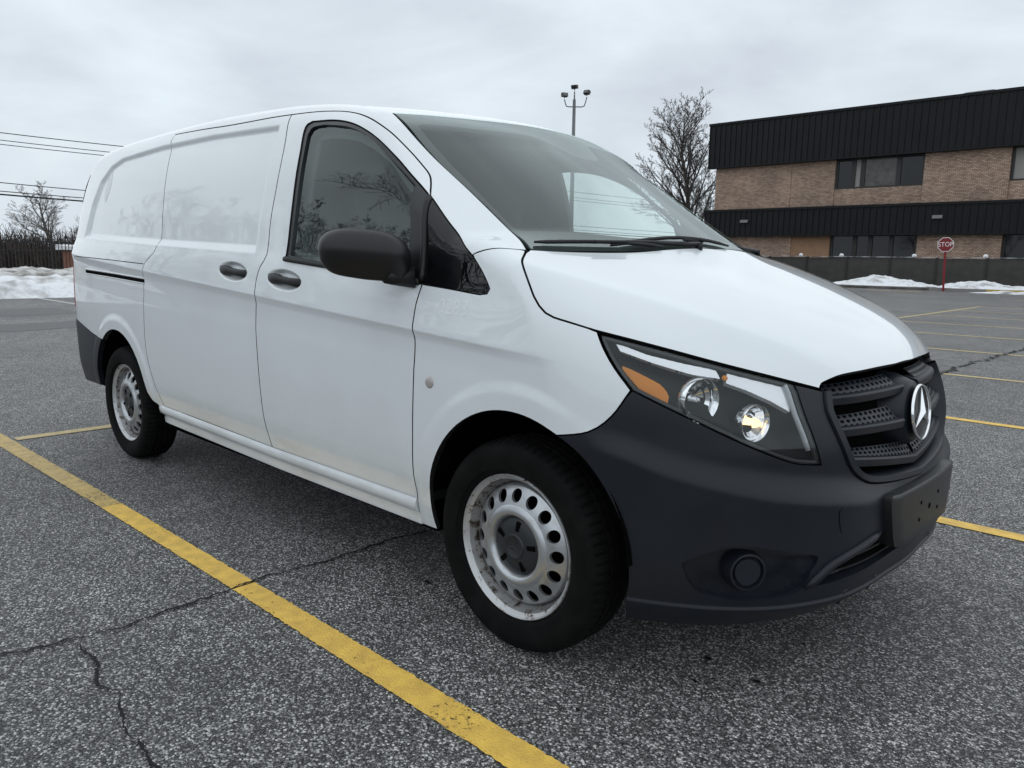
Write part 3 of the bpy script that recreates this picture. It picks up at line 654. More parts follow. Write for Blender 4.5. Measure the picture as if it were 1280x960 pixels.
for (c,r,name,glow) in [((.532,-.775,.858),.057,'dipped_beam',False),((.655,-.690,.802),.047,'main_beam',True)]:
    P=par_cyl(UC([c])); n=grad(P); c0_=P-n*.022
    for sgn in (1,-1):
        n_=Vector((.93,-.30*sgn,.0)); P_=Vector((c0_[0]*[1,sgn,1]).tolist())
        bowl=disc_on(P_,n_,[(.012,.040),(.022,.034),(r*.62,.026),(r*.64,.020),(r*.82,.012),(r*.84,.006),(r,-.006),(r+.003,-.008),(r+.004,.0),(r+.003,.02)],'reflector_'+('bowl'),M['reflector'],lamps[0 if sgn>0 else 1],28)
        # facets: a horizontal shelf and vertical blades in the bowl
        blb=disc_on(P_,n_,[(.0,.004),(.006,.006),(.009,.012),(.010,.022),(.012,.036)],'bulb',M['glowbulb'] if glow else M['reflector'],lamps[0 if sgn>0 else 1],14)
for sgn in (1,-1):
    P=(bd_-grad(bd_)*.006)*[1,sgn,1]; disc_on(P[0],(.8,-.6*sgn,.1),[(0,-.004),(.006,-.003),(.008,.004)],'marker_bulb',M['amber'],lamps[0 if sgn>0 else 1],12)
# ---- grille -----------------------------------------------------
grl=empty('grille'); grl.parent=van
gfull=np.concatenate([gr_uv,(gr_uv*[-1,1])[::-1][1:]]); gtop=par_cyl(np.array([(0,.90)]))
gt=np.array([(u,.900-.03*(u/.45)**2) for u in np.linspace(-gr_uv[0,0]+.01,gr_uv[0,0]-.01,20)]); 
gopen=np.concatenate([gfull,gt[1:-1]])
panel('grille_backing',gopen,par_cyl,M['dark'],grl,h=.04,gap=0,off=-.085)
# surround: band following the opening
def band(line,w,off,dep,name,material,parent):
    """raised band along a (u,z) polyline, width w towards the opening's inside"""
    P=line; d=np.gradient(P,axis=0); d/=np.linalg.norm(d,axis=1)[:,None]; nn=np.stack([-d[:,1],d[:,0]],1)
    offs=[(0,-.012),(0,.0),(.15,off),(.85,off),(1,.0),(1,-dep)]
    V=[];Fc=[]
    for t,o in offs:
        q=P+nn*w*t; X=par_cyl(q); X=X+grad(X)*o; V+=X.tolist()
    n=len(P)
    for k in range(len(offs)-1):
        for i in range(n-1): Fc.append((k*n+i,k*n+i+1,(k+1)*n+i+1,(k+1)*n+i))
    return MB().add(V,Fc).build(name,material,parent,True,45)
sur=gfull if area(np.concatenate([gfull,gt]))>0 else gfull[::-1]
band(sur,.023,.008,.07,'grille_surround',M['bumper'],grl)
# three louvres each side: lip in front, perforated plate above
def perf(u0,u1,zf,zt,nx,nz,dep0,dep1,name,parent,sgn):
    """perforated plate: cells with real holes between lower edge zf(u) and upper zt(u)"""
    V=[];Fc=[]; g=[]
    def pt(a,b):
        u=u0+(u1-u0)*a; z=zf(u)+(zt(u)-zf(u))*b; return (u,z,dep0+(dep1-dep0)*b)
    cells=[]
    for j in range(nz):
        sh=.5/nx*(j%2)
        for i in range(nx):
            a0,a1=(i)/nx,(i+1)/nx; b0,b1=j/nz,(j+1)/nz
            o=[(a0,b0),((a0+a1)/2,b0),(a1,b0),(a1,(b0+b1)/2),(a1,b1),((a0+a1)/2,b1),(a0,b1),(a0,(b0+b1)/2)]
            ca,cb=(a0+a1)/2,(b0+b1)/2; ra_,rb_=(a1-a0)*.33,(b1-b0)*.36
            inn=[(ca+ra_*math.cos(t)-.25*rb_*math.sin(t)*(a1-a0)/(b1-b0),cb+rb_*math.sin(t)) for t in (R(-135),R(-90),R(-45),0,R(45),R(90),R(135),R(180))]
            n=len(g); g+=[pt(*q) for q in o]+[pt(*q) for q in inn]+[(*pt(*q)[:2],pt(*q)[2]-.006) for q in inn]
            for k in range(8): k2=(k+1)%8; Fc+=[(n+k,n+k2,n+8+k2,n+8+k),(n+8+k,n+8+k2,n+16+k2,n+16+k)]
    g=np.array(g); X=par_cyl(g[:,:2]); X=X+np.stack([g[:,2],0*g[:,2],0*g[:,2]],1)
    if sgn<0: X=X*[1,-1,1]
    o=MB().add(X.tolist(),Fc).build(name,M['bumper'],parent,fix=False); return o
def lip(u0,u1,zf,parent,sgn,h0=.022,dep=-.012,name='louvre'):
    V=[];Fc=[];us=np.linspace(u0,u1,20)
    for u in us:
        z=zf(u); p=par_cyl(np.array([(u,z)]))[0]
        for dx,dz in ((dep-.045,.012),(dep-.004,.004),(dep,-.002),(dep-.004,-h0),(dep-.012,-h0-.004),(dep-.055,-h0+.004)): V.append((p[0]+dx,p[1]*sgn,p[2]+dz))
    n=6
    for i in range(len(us)-1):
        for k in range(n): Fc.append((i*n+k,i*n+(k+1)%n,(i+1)*n+(k+1)%n,(i+1)*n+k))
    Fc+=[tuple(range(n)),tuple(range((len(us)-1)*n,len(us)*n))]
    return MB().add(V,Fc).build(name,M['bumper'],parent,True,40)
LOUV=[(.085,.400,lambda u:.852,lambda u:.885-.01*(u-.1)),
      (.125,.385,lambda u:.758+.035*(u-.13),lambda u:.797-.0*(u-.15)),
      (.012,.335,lambda u:.628+.15*u,lambda u:.672+.09*u)]
for sgn in (1,-1):
    for k,(u0,u1,zf,zt) in enumerate(LOUV):
        lv=lip(u0-.025 if k<2 else 0.0,u1+.03,zf,grl,sgn)
        perf(u0,u1,zf,zt,(13,12,16)[k],3,-.020,-.050,'mesh_plate',grl,sgn)
# emblem boss and three-pointed star
sc_=np.array([.846,0,.766])
disc_on((sc_[0]-.012,0,sc_[2]),(1,0,.12),[(.0,-.008),(.084,-.008),(.095,.000),(.120,.05),(.13,.09)],'emblem_boss',M['bumper'],grl,48)
em=empty('emblem'); em.parent=van
n_=Vector((1,0,.12)).normalized(); qq=Vector((0,-1,0)).rotation_difference(n_); base=Vector((.860,0,.766))
disc_on(base,n_,[(.0795,.004),(.0795,.000),(.082,-.004),(.0855,-.004),(.088,.000),(.088,.003)],'emblem_ring',M['chrome'],em,64)
disc_on(base,n_,[(.0,.004),(.079,.004)],'emblem_ground',M['blackplastic'],em,48)
V=[];Fc=[]; ex=Vector((0,1,0)); ez=n_.cross(ex)*-1
if ez.z<0: ez=-ez
V.append(base+n_*.013)
for k in range(6):
    a=R(90+60*k); r=.079 if k%2==0 else .0125; V.append(base+(ex*math.cos(a)+ez*math.sin(a))*r+n_*(.003 if k%2==0 else .001))
for k in range(6): Fc.append((0,1+k,1+(k+1)%6))
V2=[v-n_*.004 for v in V[1:]]; n0=len(V); V+=V2
for k in range(6): Fc.append((1+k,n0+k,n0+(k+1)%6,1+(k+1)%6))
MB().add(V,Fc).build('emblem_star',M['chrome'],em)
# ---- mirrors ----------------------------------------------------
def mirror_housing(sgn):
    """black shell: rounded nose, flat back, swept outboard, bevelled under-edge"""
    root=empty('wing_mirror'); root.parent=van
    cx,cy,cz=-.555,-1.065,1.222; yawm=R(34); V=[];Fc=[];nu_,nv=48,28
    def se(c,p): return math.copysign(abs(c)**p,c)
    for j in range(nv+1):
        ph=-math.pi/2+math.pi*j/nv
        for i in range(nu_):
            th=2*math.pi*i/nu_; e1,e2=(.50,.70) if ph>0 else (.30,.52); a=se(math.cos(ph),e1)*se(math.cos(th),.85); b=se(math.cos(ph),e1)*se(math.sin(th),.52); c=se(math.sin(ph),e2)
            X=(.085 if a>0 else .070)*a; Y=.150*b; Z=(.084 if c>0 else .080)*c
            ob=max(0,-b)
            if c>0: Z*=1-.16*ob**2-.34*max(0,b)**3
            else: Z*=1-.10*ob; Y*=1-.16*(-c)**1.5*(1 if b<0 else .3); X*=1-.60*min(1,-c*1.15)
            Z+=-.010*b
            V.append((cx+X*math.cos(yawm)+Y*math.sin(yawm),sgn*(cy-X*math.sin(yawm)+Y*math.cos(yawm)),cz+Z))
    for j in range(nv):
        for i in range(nu_): Fc.append((j*nu_+i,j*nu_+(i+1)%nu_,(j+1)*nu_+(i+1)%nu_,(j+1)*nu_+i))
    MB().add(V,Fc).build('mirror_shell',M['mirrorshell'],root,True,60)
    MB().tube([(cx+.06,sgn*(cy+.04),cz-.066),(-.50,sgn*-.975,1.150),(-.465,sgn*-.93,1.150)],[.026,.028,.036],12).build('mirror_arm',M['blackplastic'],root,True)
    G_=[]
    for t in np.linspace(0,2*math.pi,24,endpoint=False):
        Y=.118*se(math.cos(t),.7); Z=.058*se(math.sin(t),.7); X=-.0715; G_.append((cx+X*math.cos(yawm)+Y*math.sin(yawm),sgn*(cy-X*math.sin(yawm)+Y*math.cos(yawm)),cz+Z))
    MB().add(G_,[tuple(range(24))]).build('mirror_glass',M['chrome'],root)
mirror_housing(1); mirror_housing(-1)
# ---- rear end ---------------------------------------------------
UR=lambda P:u_rcyl(np.array(P,float))
re_=par_side(np.array([(-4.06,.79)]))
ur=u_rcyl(S(cat([(-4.06,.79),(-4.06,1.0),(-4.055,1.3),(-4.02,1.6),(-3.99,1.74)]))); 
rd=np.concatenate([ur,np.array([(ur[-1,0]-.08,1.79),(.02,1.80),(.002,1.80),(.002,.45),(.3,.45),(ur[0,0]-.02,.79)])])
rdoors=[empty('rear_door'),empty('rear_door')]
for d in rdoors: d.parent=van
tl0,tl1=ur[2,0],ur[2,0]-.11
TL=np.array([(ur[3,0]-.002,.86),(ur[8,0]-.002,1.10),(ur[-10,0]-.004,1.36),(ur[-10,0]-.10,1.36),(tl1,1.10),(tl1+.01,.86)])
rdo=np.array([(.003,.42),(tl1-.01,.42),(tl1-.006,.86),(tl1-.006,1.10),(ur[-10,0]-.106,1.36),(ur[-2,0]-.03,1.74),(.003,1.79)])
RW=np.array([(.08,1.15),(tl1-.10,1.15),(ur[-10,0]-.17,1.36),(ur[-2,0]-.12,1.64),(.08,1.66)])
panel('rear_door_skin',rdo,par_rcyl,M['white'],rdoors,holes=[RW],h=.03,mirror=True)
panel('rear_window',RW,par_rcyl,M['privacy'],rdoors,h=.05,gap=-.004,off=-.006,mirror=True)
panel('tail_light',TL,par_rcyl,M['red'],[van,van],h=.03,mirror=True,off=.012)
for sgn in (1,-1):   # dark air-guide strip down the edge of the rear door
    et=S([(-4.005,1.71),(-4.025,1.64),(-4.04,1.56),(-4.05,1.49)]); et=et+grad(et)*.004
    MB().tube([Vector(p) for p in et*[1,sgn,1]],[.005,.011,.011,.005],8).build('rear_edge_trim',M['blackplastic'],van,True)
rcor=np.array([(ur[3,0]+.004,.80),(tl1,.80),(tl1,.855),(ur[3,0]+.0,.855)])
rbo=np.concatenate([u_rcyl(S(cat(RBT[::-1]))),np.array([(tl1,.80),(.0,.80)]),np.array([(0,.36)]),np.array([(.5,.36),(.72,.37)]),u_rcyl(S([(-3.80,.388)])),u_rcyl(S(arch(ARCH[1],177,RA0,24)))[:-1]])
rbf=np.concatenate([rbo[:len(rbo)],(rbo*[-1,1])[::-1]])
hr_=rbo; k0=[i for i,p in enumerate(hr_) if p[0]==0.0]
right=np.concatenate([hr_[k0[-1]:],hr_[:k0[0]+1]]); rbfull=np.concatenate([right,(right*[-1,1])[::-1][1:-1]])
panel('rear_bumper',rbfull,par_rcyl,M['bumper'],van,h=.02,off=.006,depth=.03)
# ---- wheels -----------------------------------------------------
def make_wheel(parent):
    NT=288; prof=[(.2255,.030),(.2265,.012),(.232,.003),(.238,-.001),(.246,-.008),(.2475,-.008),(.249,-.011),(.265,-.015),(.285,-.018),(.300,-.0175),(.303,-.0155),(.305,-.0155),(.315,-.011),(.324,-.003),(.330,.007),(.3345,.017),(.3365,.026),(.3375,.036),(.3385,.046),(.3305,.0475),(.3305,.055),(.3390,.0565),(.3395,.080),(.3315,.082),(.3315,.090),(.3395,.092),(.3395,.118),(.3315,.120),(.3315,.128),(.3390,.130),(.3385,.155),(.335,.18),(.324,.198),(.30,.208),(.25,.202),(.225,.18)]
    prof=[(r,y if y<.05 else .05+(y-.05)*.80) for r,y in prof]
    V=[];Fc=[];m=len(prof)
    for k in range(NT):
        a=2*math.pi*k/NT; ph=k%4
        for i,(r,y) in enumerate(prof):
            g=0
            if 14<=i<=18: g=.0055 if ph==0 else 0
            if 21<=i<=22 or 25<=i<=26 : g=.004 if (k%6)==0 else 0
            r_=r-g; V.append((r_*math.cos(a),y,r_*math.sin(a)))
    for k in range(NT):
        k2=(k+1)%NT
        for i in range(m-1): Fc.append((k*m+i,k*m+i+1,k2*m+i+1,k2*m+i))
    MB().add(V,Fc).build('tyre',M['tyre'],parent,True,35)
    MB().add(*lathe([(.190,.185),(.200,.17),(.196,.10),(.1945,.062),(.1985,.050),(.205,.036),(.2085,.024),(.2125,.0145)],96)).build('rim_barrel',M['rimwornshade'],parent,True,40)
    MB().add(*lathe([(.2125,.0145),(.2165,.0115),(.2205,.009),(.2245,.004),(.2275,-.001),(.2295,.001),(.230,.006),(.228,.012)],96)).build('rim_lip',M['rimlip'],parent,True,40)
    # disc with sixteen round holes
    NH=16; DZ=-.014; prof2=[(.1955,.075),(.194,.060+DZ),(.188,.050+DZ)]; prof3=[(r_,z_+DZ) for r_,z_ in [(.1315,.024),(.122,.017),(.112,.0145),(.103,.0165),(.097,.023),(.092,.036),(.088,.05)]]
    V,Fc=lathe(prof2,NH*8); mb=MB().add(V,Fc); V,Fc=lathe(prof3,NH*8); mb.add(V,Fc)
    RI,RO=.1315,.188
    def zr(r): return DZ+.050+(.024-.050)*((RO-r)/(RO-RI))-.004*math.sin(math.pi*(RO-r)/(RO-RI))
    V=[];Fc=[]
    for h_ in range(NH):
        ac=2*math.pi*(h_+.5)/NH; da=math.pi/NH
        per=[]
        for t in np.linspace(-1,1,9)[:-1]: per.append((RI,ac+da*t))
        for t in np.linspace(0,1,5)[:-1]: per.append((RI+(RO-RI)*t,ac+da))
        for t in np.linspace(1,-1,9)[:-1]: per.append((RO,ac+da*t))
        for t in np.linspace(1,0,5)[:-1]: per.append((RI+(RO-RI)*t,ac-da))
        n=len(V); L_=len(per); c=.1605
        for r,a in per: V.append((r*math.cos(a),zr(r),r*math.sin(a)))
        inn=[]
        for r,a in per:
            th=math.atan2((r-c),(a-ac)*c); rr=c+.0205*math.sin(th); a2=ac+.0200*math.cos(th)/c; inn.append((rr,a2)); V.append((rr*math.cos(a2),zr(rr),rr*math.sin(a2)))
        for r,a in inn: V.append((r*math.cos(a),zr(r)+.010,r*math.sin(a)))
        for k in range(L_): k2=(k+1)%L_; Fc+=[(n+k,n+k2,n+L_+k2,n+L_+k),(n+L_+k,n+L_+k2,n+2*L_+k2,n+2*L_+k)]
    mb.add(V,Fc).build('rim_disc',M['rim'],parent,True,40)
    hub=MB().add(*lathe([(r_,z_+DZ) for r_,z_ in [(0,.019),(.030,.019),(.033,.017),(.037,.017),(.040,.021),(.06,.023),(.080,.027),(.090,.033),(.093,.040),(.092,.05)]],48)).build('hub_cap',M['hub'],parent,True,35)
    for k in range(5):
        a=R(90+72*k); mb=MB(); c=(.066*math.cos(a),.066*math.sin(a)); d=(math.cos(a),math.sin(a)); e_=(-d[1],d[0])
        P=[(c[0]+d[0]*s*.016+e_[0]*t*.0075,c[1]+d[1]*s*.016+e_[1]*t*.0075) for s,t in ((-1,-1),(1,-1),(1,1),(-1,1))]
        mb.prism(P,'y',.022+DZ,.035+DZ).build('hub_slot',M['dark'],parent)
    mb=MB()
    for k in range(3):
        a=R(90+120*k); b=R(90+120*k+60); c=R(90+120*k-60)
        mb.add([(0,.0165+DZ,0),(.030*math.cos(a),.018+DZ,.030*math.sin(a)),(.006*math.cos(b),.0185+DZ,.006*math.sin(b)),(.006*math.cos(c),.0185+DZ,.006*math.sin(c))],[(0,2,1),(0,1,3)])
    mb.build('hub_star',M['hub'],parent)
    MB().add(*lathe([(0,.075),(.188,.075),(.186,.16)],48)).build('brake_backing',M['dark'],parent,True)
w0=empty('wheel'); make_wheel(w0); w0.parent=van; w0.location=(0,-.925,.335); w0.rotation_euler=(0,R(9),0)
def copy_tree(o,parent=None):
    c=o.copy(); col.objects.link(c); c.parent=parent
    for ch in list(o.children): copy_tree(ch,c)
    return c
wr=copy_tree(w0,van); wr.location=(-3.2,-.915,.335); wr.rotation_euler=(0,R(-31),0)
for x,y in ((0,.925),(-3.2,.915)):
    w=copy_tree(w0,van); w.location=(x,y,.335); w.rotation_euler=(0,0,math.pi)
# wheel housings, floor and underside
for cx,cz,rr in ARCH:
    for sgn in (1,-1):
        V=[];Fc=[];n=26
        for k in range(n):
            a=R(3+170*k/(n-1))
            for y in (.925,.55): V.append((cx+(rr+.012)*math.cos(a),-sgn*y,cz+(rr+.012)*math.sin(a)))
        for k in range(n-1): Fc.append((2*k,2*k+1,2*k+3,2*k+2))
        nv_=len(V); V.append((cx,-sgn*.55,cz)); Fc+=[(2*k+1,2*k+3,nv_) for k in range(n-1)]
        MB().add(V,Fc).build('wheel_housing',M['underbody'],van,True)
MB().box(-4.05,.62,-.54,.54,.24,.33).box(-2.72,-.42,-.87,.87,.26,.33).box(-4.0,-3.62,-.85,.85,.36,.42).build('underbody',M['underbody'],van)
MB().tube([(-2.6,-.45,.22),(-2.0,-.45,.20),(-1.2,-.45,.21)],.05,10).tube([(-3.2,-.8,.33),(-3.2,.8,.33)],.06,10).tube([(0,-.8,.30),(0,.8,.30)],.04,10).build('exhaust_and_axles',M['underbody'],van,True)
# ---- cabin ------------------------------------------------------
cab=van
q_=par_axis(np.array([(-1.54,.95*a) for a in np.linspace(-.38,math.pi/2,40)])); q_=q_-grad(q_)*.03; hp=[(p[1],p[2]) for p in q_]
MB().prism(hp+[(-y,z) for y,z in hp[::-1][1:]],'x',-1.56,-1.53).build('bulkhead',M['trimgrey'],cab)
MB().box(-1.53,-.46,-.86,.86,.36,.40).build('cab_floor',M['dash'],cab)
dp=[(-.62,.84),(-.62,1.02),(-.52,1.10),(-.30,1.135),(.00,1.150),(.06,1.12),(.06,.84)]
MB().prism(dp,'y',-.84,.84).build('dashboard',M['dash'],cab)
bn=[(-.66,1.10),(-.64,1.17),(-.50,1.195),(-.36,1.165),(-.34,1.10)]
MB().prism(bn,'y',.22,.56).build('instrument_binnacle',M['dash'],cab)
# steering wheel
c=Vector((-.74,.40,1.12)); tl=R(62); pts=[]
for k in range(33):
    a=2*math.pi*k/32; pts.append(c+Vector((.19*math.sin(a)*math.cos(tl)*-1,.19*math.cos(a),.19*math.sin(a)*math.sin(tl))))
MB().tube(pts,.016,8,cap=False).tube([c,c+Vector((.25,0,-.13))],.035,8).tube([c+Vector((0,-.18,0)),c+Vector((0,.18,0))],.022,6).tube([c,c+Vector((.08,0,-.16))],.024,6).build('steering_wheel',M['satin'],cab,True)
def seat(y):
    s=empty('seat'); s.parent=van
    def cush(P,name,w):
        mb=MB(); V=[];Fc=[];n=len(P)
        for t,k in ((-1,.86),(-.86,1),(.86,1),(1,.86)):
            cx_=sum(p[0] for p in P)/n; cz_=sum(p[1] for p in P)/n
            for p in P: V.append((cx_+(p[0]-cx_)*k,y+w*t,cz_+(p[1]-cz_)*k))
        for i in range(3):
            for k in range(n): Fc.append((i*n+k,i*n+(k+1)%n,(i+1)*n+(k+1)%n,(i+1)*n+k))
        Fc+=[tuple(range(n)),tuple(range(3*n,4*n))]; mb.add(V,Fc).build(name,M['seat'],s,True,50)
    cush([(-1.30,.62),(-.80,.66),(-.78,.74),(-.82,.80),(-1.28,.76)],'seat_cushion',.25)
    cush([(-1.34,.72),(-1.20,.74),(-1.27,1.05),(-1.33,1.30),(-1.39,1.33),(-1.45,1.28)],'seat_backrest',.24)
    cush([(-1.42,1.38),(-1.34,1.37),(-1.355,1.50),(-1.40,1.55),(-1.46,1.53)],'headrest',.13)
    MB().tube([(-1.40,y-.06,1.30),(-1.41,y-.06,1.42)],.008,6).tube([(-1.40,y+.06,1.30),(-1.41,y+.06,1.42)],.008,6).build('headrest_posts',M['satin'],s)
seat(.40); seat(-.42)
panel('door_card',np.concatenate([belt,drear_uv[np.argmin(np.abs(drear_uv[:,1]-belt[-1,1])):],dfront_uv[::-1]]),par_axis,M['dash'],[cab,cab],h=.05,gap=.02,off=-.07,depth=.01,mirror=True)
po=inset(np.concatenate([top_uv[iD:],seal_uv[::-1][1:],US([(-1.30,1.2)]),US([(-1.45,1.2)]),drear_uv[:6][::-1]]),.004)
panel('pillar_trim',np.concatenate([US(cat([(-1.33,1.2),(-1.34,1.5),(-1.36,1.74)])),US(cat([(-1.52,1.76),(-1.53,1.5),(-1.53,1.2)]))]),par_axis,M['trimgrey'],[cab,cab],h=.05,gap=0,off=-.04,depth=.01,mirror=True)
# door upper trim and A-pillar trim inside
trim_out=inset(np.concatenate([top_uv[iD:],US(cat([(-.497,1.42),(-.44,1.27),(-.42,1.13)])),belt[1:],drear_uv[:6][::-1]]),.006)
panel('window_trim',trim_out,par_axis,M['trimgrey'],[cab,cab],holes=[inset(glass_uv,.022)],h=.04,gap=0,off=-.055,depth=.01,mirror=True)
ap_o=np.concatenate([U(cat(WS)),U(cat([(-.15,-.86,1.22),(-.30,-.86,1.29),(-.48,-.83,1.42),(-.60,-.79,1.52),(-.80,-.78,1.67),(-.95,-.76,1.745)]))])
panel('pillar_trim',ap_o,par_axis,M['trimgrey'],[cab,cab],h=.04,gap=0,off=-.03,depth=.01,mirror=True)
# ghost of a removed fleet number on the wing
def text_mesh(name,s,size):
    cu=bpy.data.curves.new(name,'FONT'); cu.body=s; cu.size=size; cu.align_x='CENTER'; cu.align_y='CENTER'; cu.resolution_u=3
    o=bpy.data.objects.new(name,cu); col.objects.link(o); bpy.context.view_layer.update()
    me=bpy.data.meshes.new_from_object(o.evaluated_get(bpy.context.evaluated_depsgraph_get())); bpy.data.objects.remove(o); return me
me=text_mesh('fleet_number_ghost','_ 0283',.070)
co=np.array([v.co[:] for v in me.vertices]); xz=np.stack([-.285+co[:,0]*1.02,1.062+co[:,1]-.03*co[:,0]],1); P=par_side(xz); P=P+grad(P)*.0007
for v,p in zip(me.vertices,P): v.co=p
me.update(); obj('fleet_number_ghost',me,van,mat('ghost_lettering',(.84,.865,.875),.4))

# faint paler feather-shaped mark on the rear quarter
fe_=[(-3.53,1.70),(-3.49,1.665),(-3.475,1.61),(-3.485,1.56),(-3.515,1.515),(-3.545,1.54),(-3.56,1.60),(-3.55,1.66)]
uvf=np.array(cat(fe_,.02,closed=True)); uq,Tq=tri_region(clean(uvf),[],.03); Pq=par_side(uq); Pq=Pq+grad(Pq)*.0008
mesh('feather_mark',Pq,Tq,mat('pale_feather',(.80,.835,.85),.45),van,True)
# ------------------------------------------------------------------ ground and markings
def asphalt():
    m=bpy.data.materials.new('asphalt'); m.use_nodes=True; t=m.node_tree; b=t.nodes['Principled BSDF']
    tcn=N(t,'ShaderNodeTexCoord'); L=t.links.new
    def noise(scale,detail=5,rough=.6):
        n=N(t,'ShaderNodeTexNoise'); n.inputs['Scale'].default_value=scale; n.inputs['Detail'].default_value=detail; n.inputs['Roughness'].default_value=rough; L(tcn.outputs['Object'],n.inputs['Vector']); return n
    def ramp(src,stops):
        r=N(t,'ShaderNodeValToRGB'); e=r.color_ramp.elements; e[0].position=stops[0][0]; e[0].color=(*stops[0][1],1); e[1].position=stops[-1][0]; e[1].color=(*stops[-1][1],1)
        for p,c in stops[1:-1]: x=e.new(p); x.color=(*c,1)
        L(src,r.inputs[0]); return r
    g=lambda v,w=1.0:(v*w,v,v*(2-w)*1.0)
    wob=noise(90,2); av=N(t,'ShaderNodeVectorMath',operation='ADD'); sv=N(t,'ShaderNodeVectorMath',operation='SCALE'); sv.inputs['Scale'].default_value=.006
    L(wob.outputs['Color'],sv.inputs[0]); L(tcn.outputs['Object'],av.inputs[0]); L(sv.outputs[0],av.inputs[1])
    v1=N(t,'ShaderNodeTexVoronoi'); v1.inputs['Scale'].default_value=165; L(av.outputs[0],v1.inputs['Vector'])
    v2=N(t,'ShaderNodeTexVoronoi'); v2.inputs['Scale'].default_value=340; L(av.outputs[0],v2.inputs['Vector'])
    s1=N(t,'ShaderNodeSeparateColor'); L(v1.outputs['Color'],s1.inputs[0]); s2=N(t,'ShaderNodeSeparateColor'); L(v2.outputs['Color'],s2.inputs[0])
    c1=ramp(s1.outputs[0],[(0,g(.010)),(.40,g(.040)),(.62,g(.11)),(.82,g(.42)),(1,(.90,.89,.87))])
    c2=ramp(s2.outputs[0],[(0,g(.012)),(.48,g(.052)),(.74,g(.24)),(1,(.88,.87,.86))])
    mx=N(t,'ShaderNodeMix',data_type='RGBA'); mx.inputs['Factor'].default_value=.30; L(c1.outputs[0],mx.inputs['A']); L(c2.outputs[0],mx.inputs['B'])
    # bitumen between stones
    dr=N(t,'ShaderNodeMapRange'); dr.inputs['From Min'].default_value=.35; dr.inputs['From Max'].default_value=.75; dr.inputs['To Min'].default_value=1; dr.inputs['To Max'].default_value=.35; L(v1.outputs['Distance'],dr.inputs[0])
    mm=N(t,'ShaderNodeMix',data_type='RGBA',blend_type='MULTIPLY'); mm.inputs['Factor'].default_value=1; L(mx.outputs['Result'],mm.inputs['A']); L(dr.outputs[0],mm.inputs['B'])
    big=noise(.45,6,.6); r3=ramp(big.outputs['Fac'],[(.3,(.78,.78,.79)),(.7,(1.32,1.30,1.26))])
    mid=noise(5,5,.6); r4=ramp(mid.outputs['Fac'],[(.3,(.80,.80,.80)),(.7,(1.18,1.18,1.18))])
    m2=N(t,'ShaderNodeMix',data_type='RGBA',blend_type='MULTIPLY'); m2.inputs['Factor'].default_value=1; L(mm.outputs['Result'],m2.inputs['A']); L(r3.outputs[0],m2.inputs['B'])
    m3=N(t,'ShaderNodeMix',data_type='RGBA',blend_type='MULTIPLY'); m3.inputs['Factor'].default_value=1; L(m2.outputs['Result'],m3.inputs['A']); L(r4.outputs[0],m3.inputs['B'])
    # old oil drips
    st=noise(2.3,3,.5); r5=ramp(st.outputs['Fac'],[(.70,(1,1,1)),(.76,(.45,.45,.45))])
    m4=N(t,'ShaderNodeMix',data_type='RGBA',blend_type='MULTIPLY'); m4.inputs['Factor'].default_value=1; L(m3.outputs['Result'],m4.inputs['A']); L(r5.outputs[0],m4.inputs['B'])
    L(m4.outputs['Result'],b.inputs['Base Color']); b.inputs['Roughness'].default_value=.62; b.inputs['Specular IOR Level'].default_value=.45
    iv=N(t,'ShaderNodeMath',operation='SUBTRACT'); iv.inputs[0].default_value=1; L(v1.outputs['Distance'],iv.inputs[1])
    ad=N(t,'ShaderNodeMath',operation='MULTIPLY_ADD'); L(s1.outputs[1],ad.inputs[0]); ad.inputs[1].default_value=.5; L(iv.outputs[0],ad.inputs[2])
    bp=N(t,'ShaderNodeBump'); bp.inputs['Strength'].default_value=.75; bp.inputs['Distance'].default_value=.004; L(ad.outputs[0],bp.inputs['Height']); L(bp.outputs[0],b.inputs['Normal'])
    return m
M['asphalt']=asphalt()
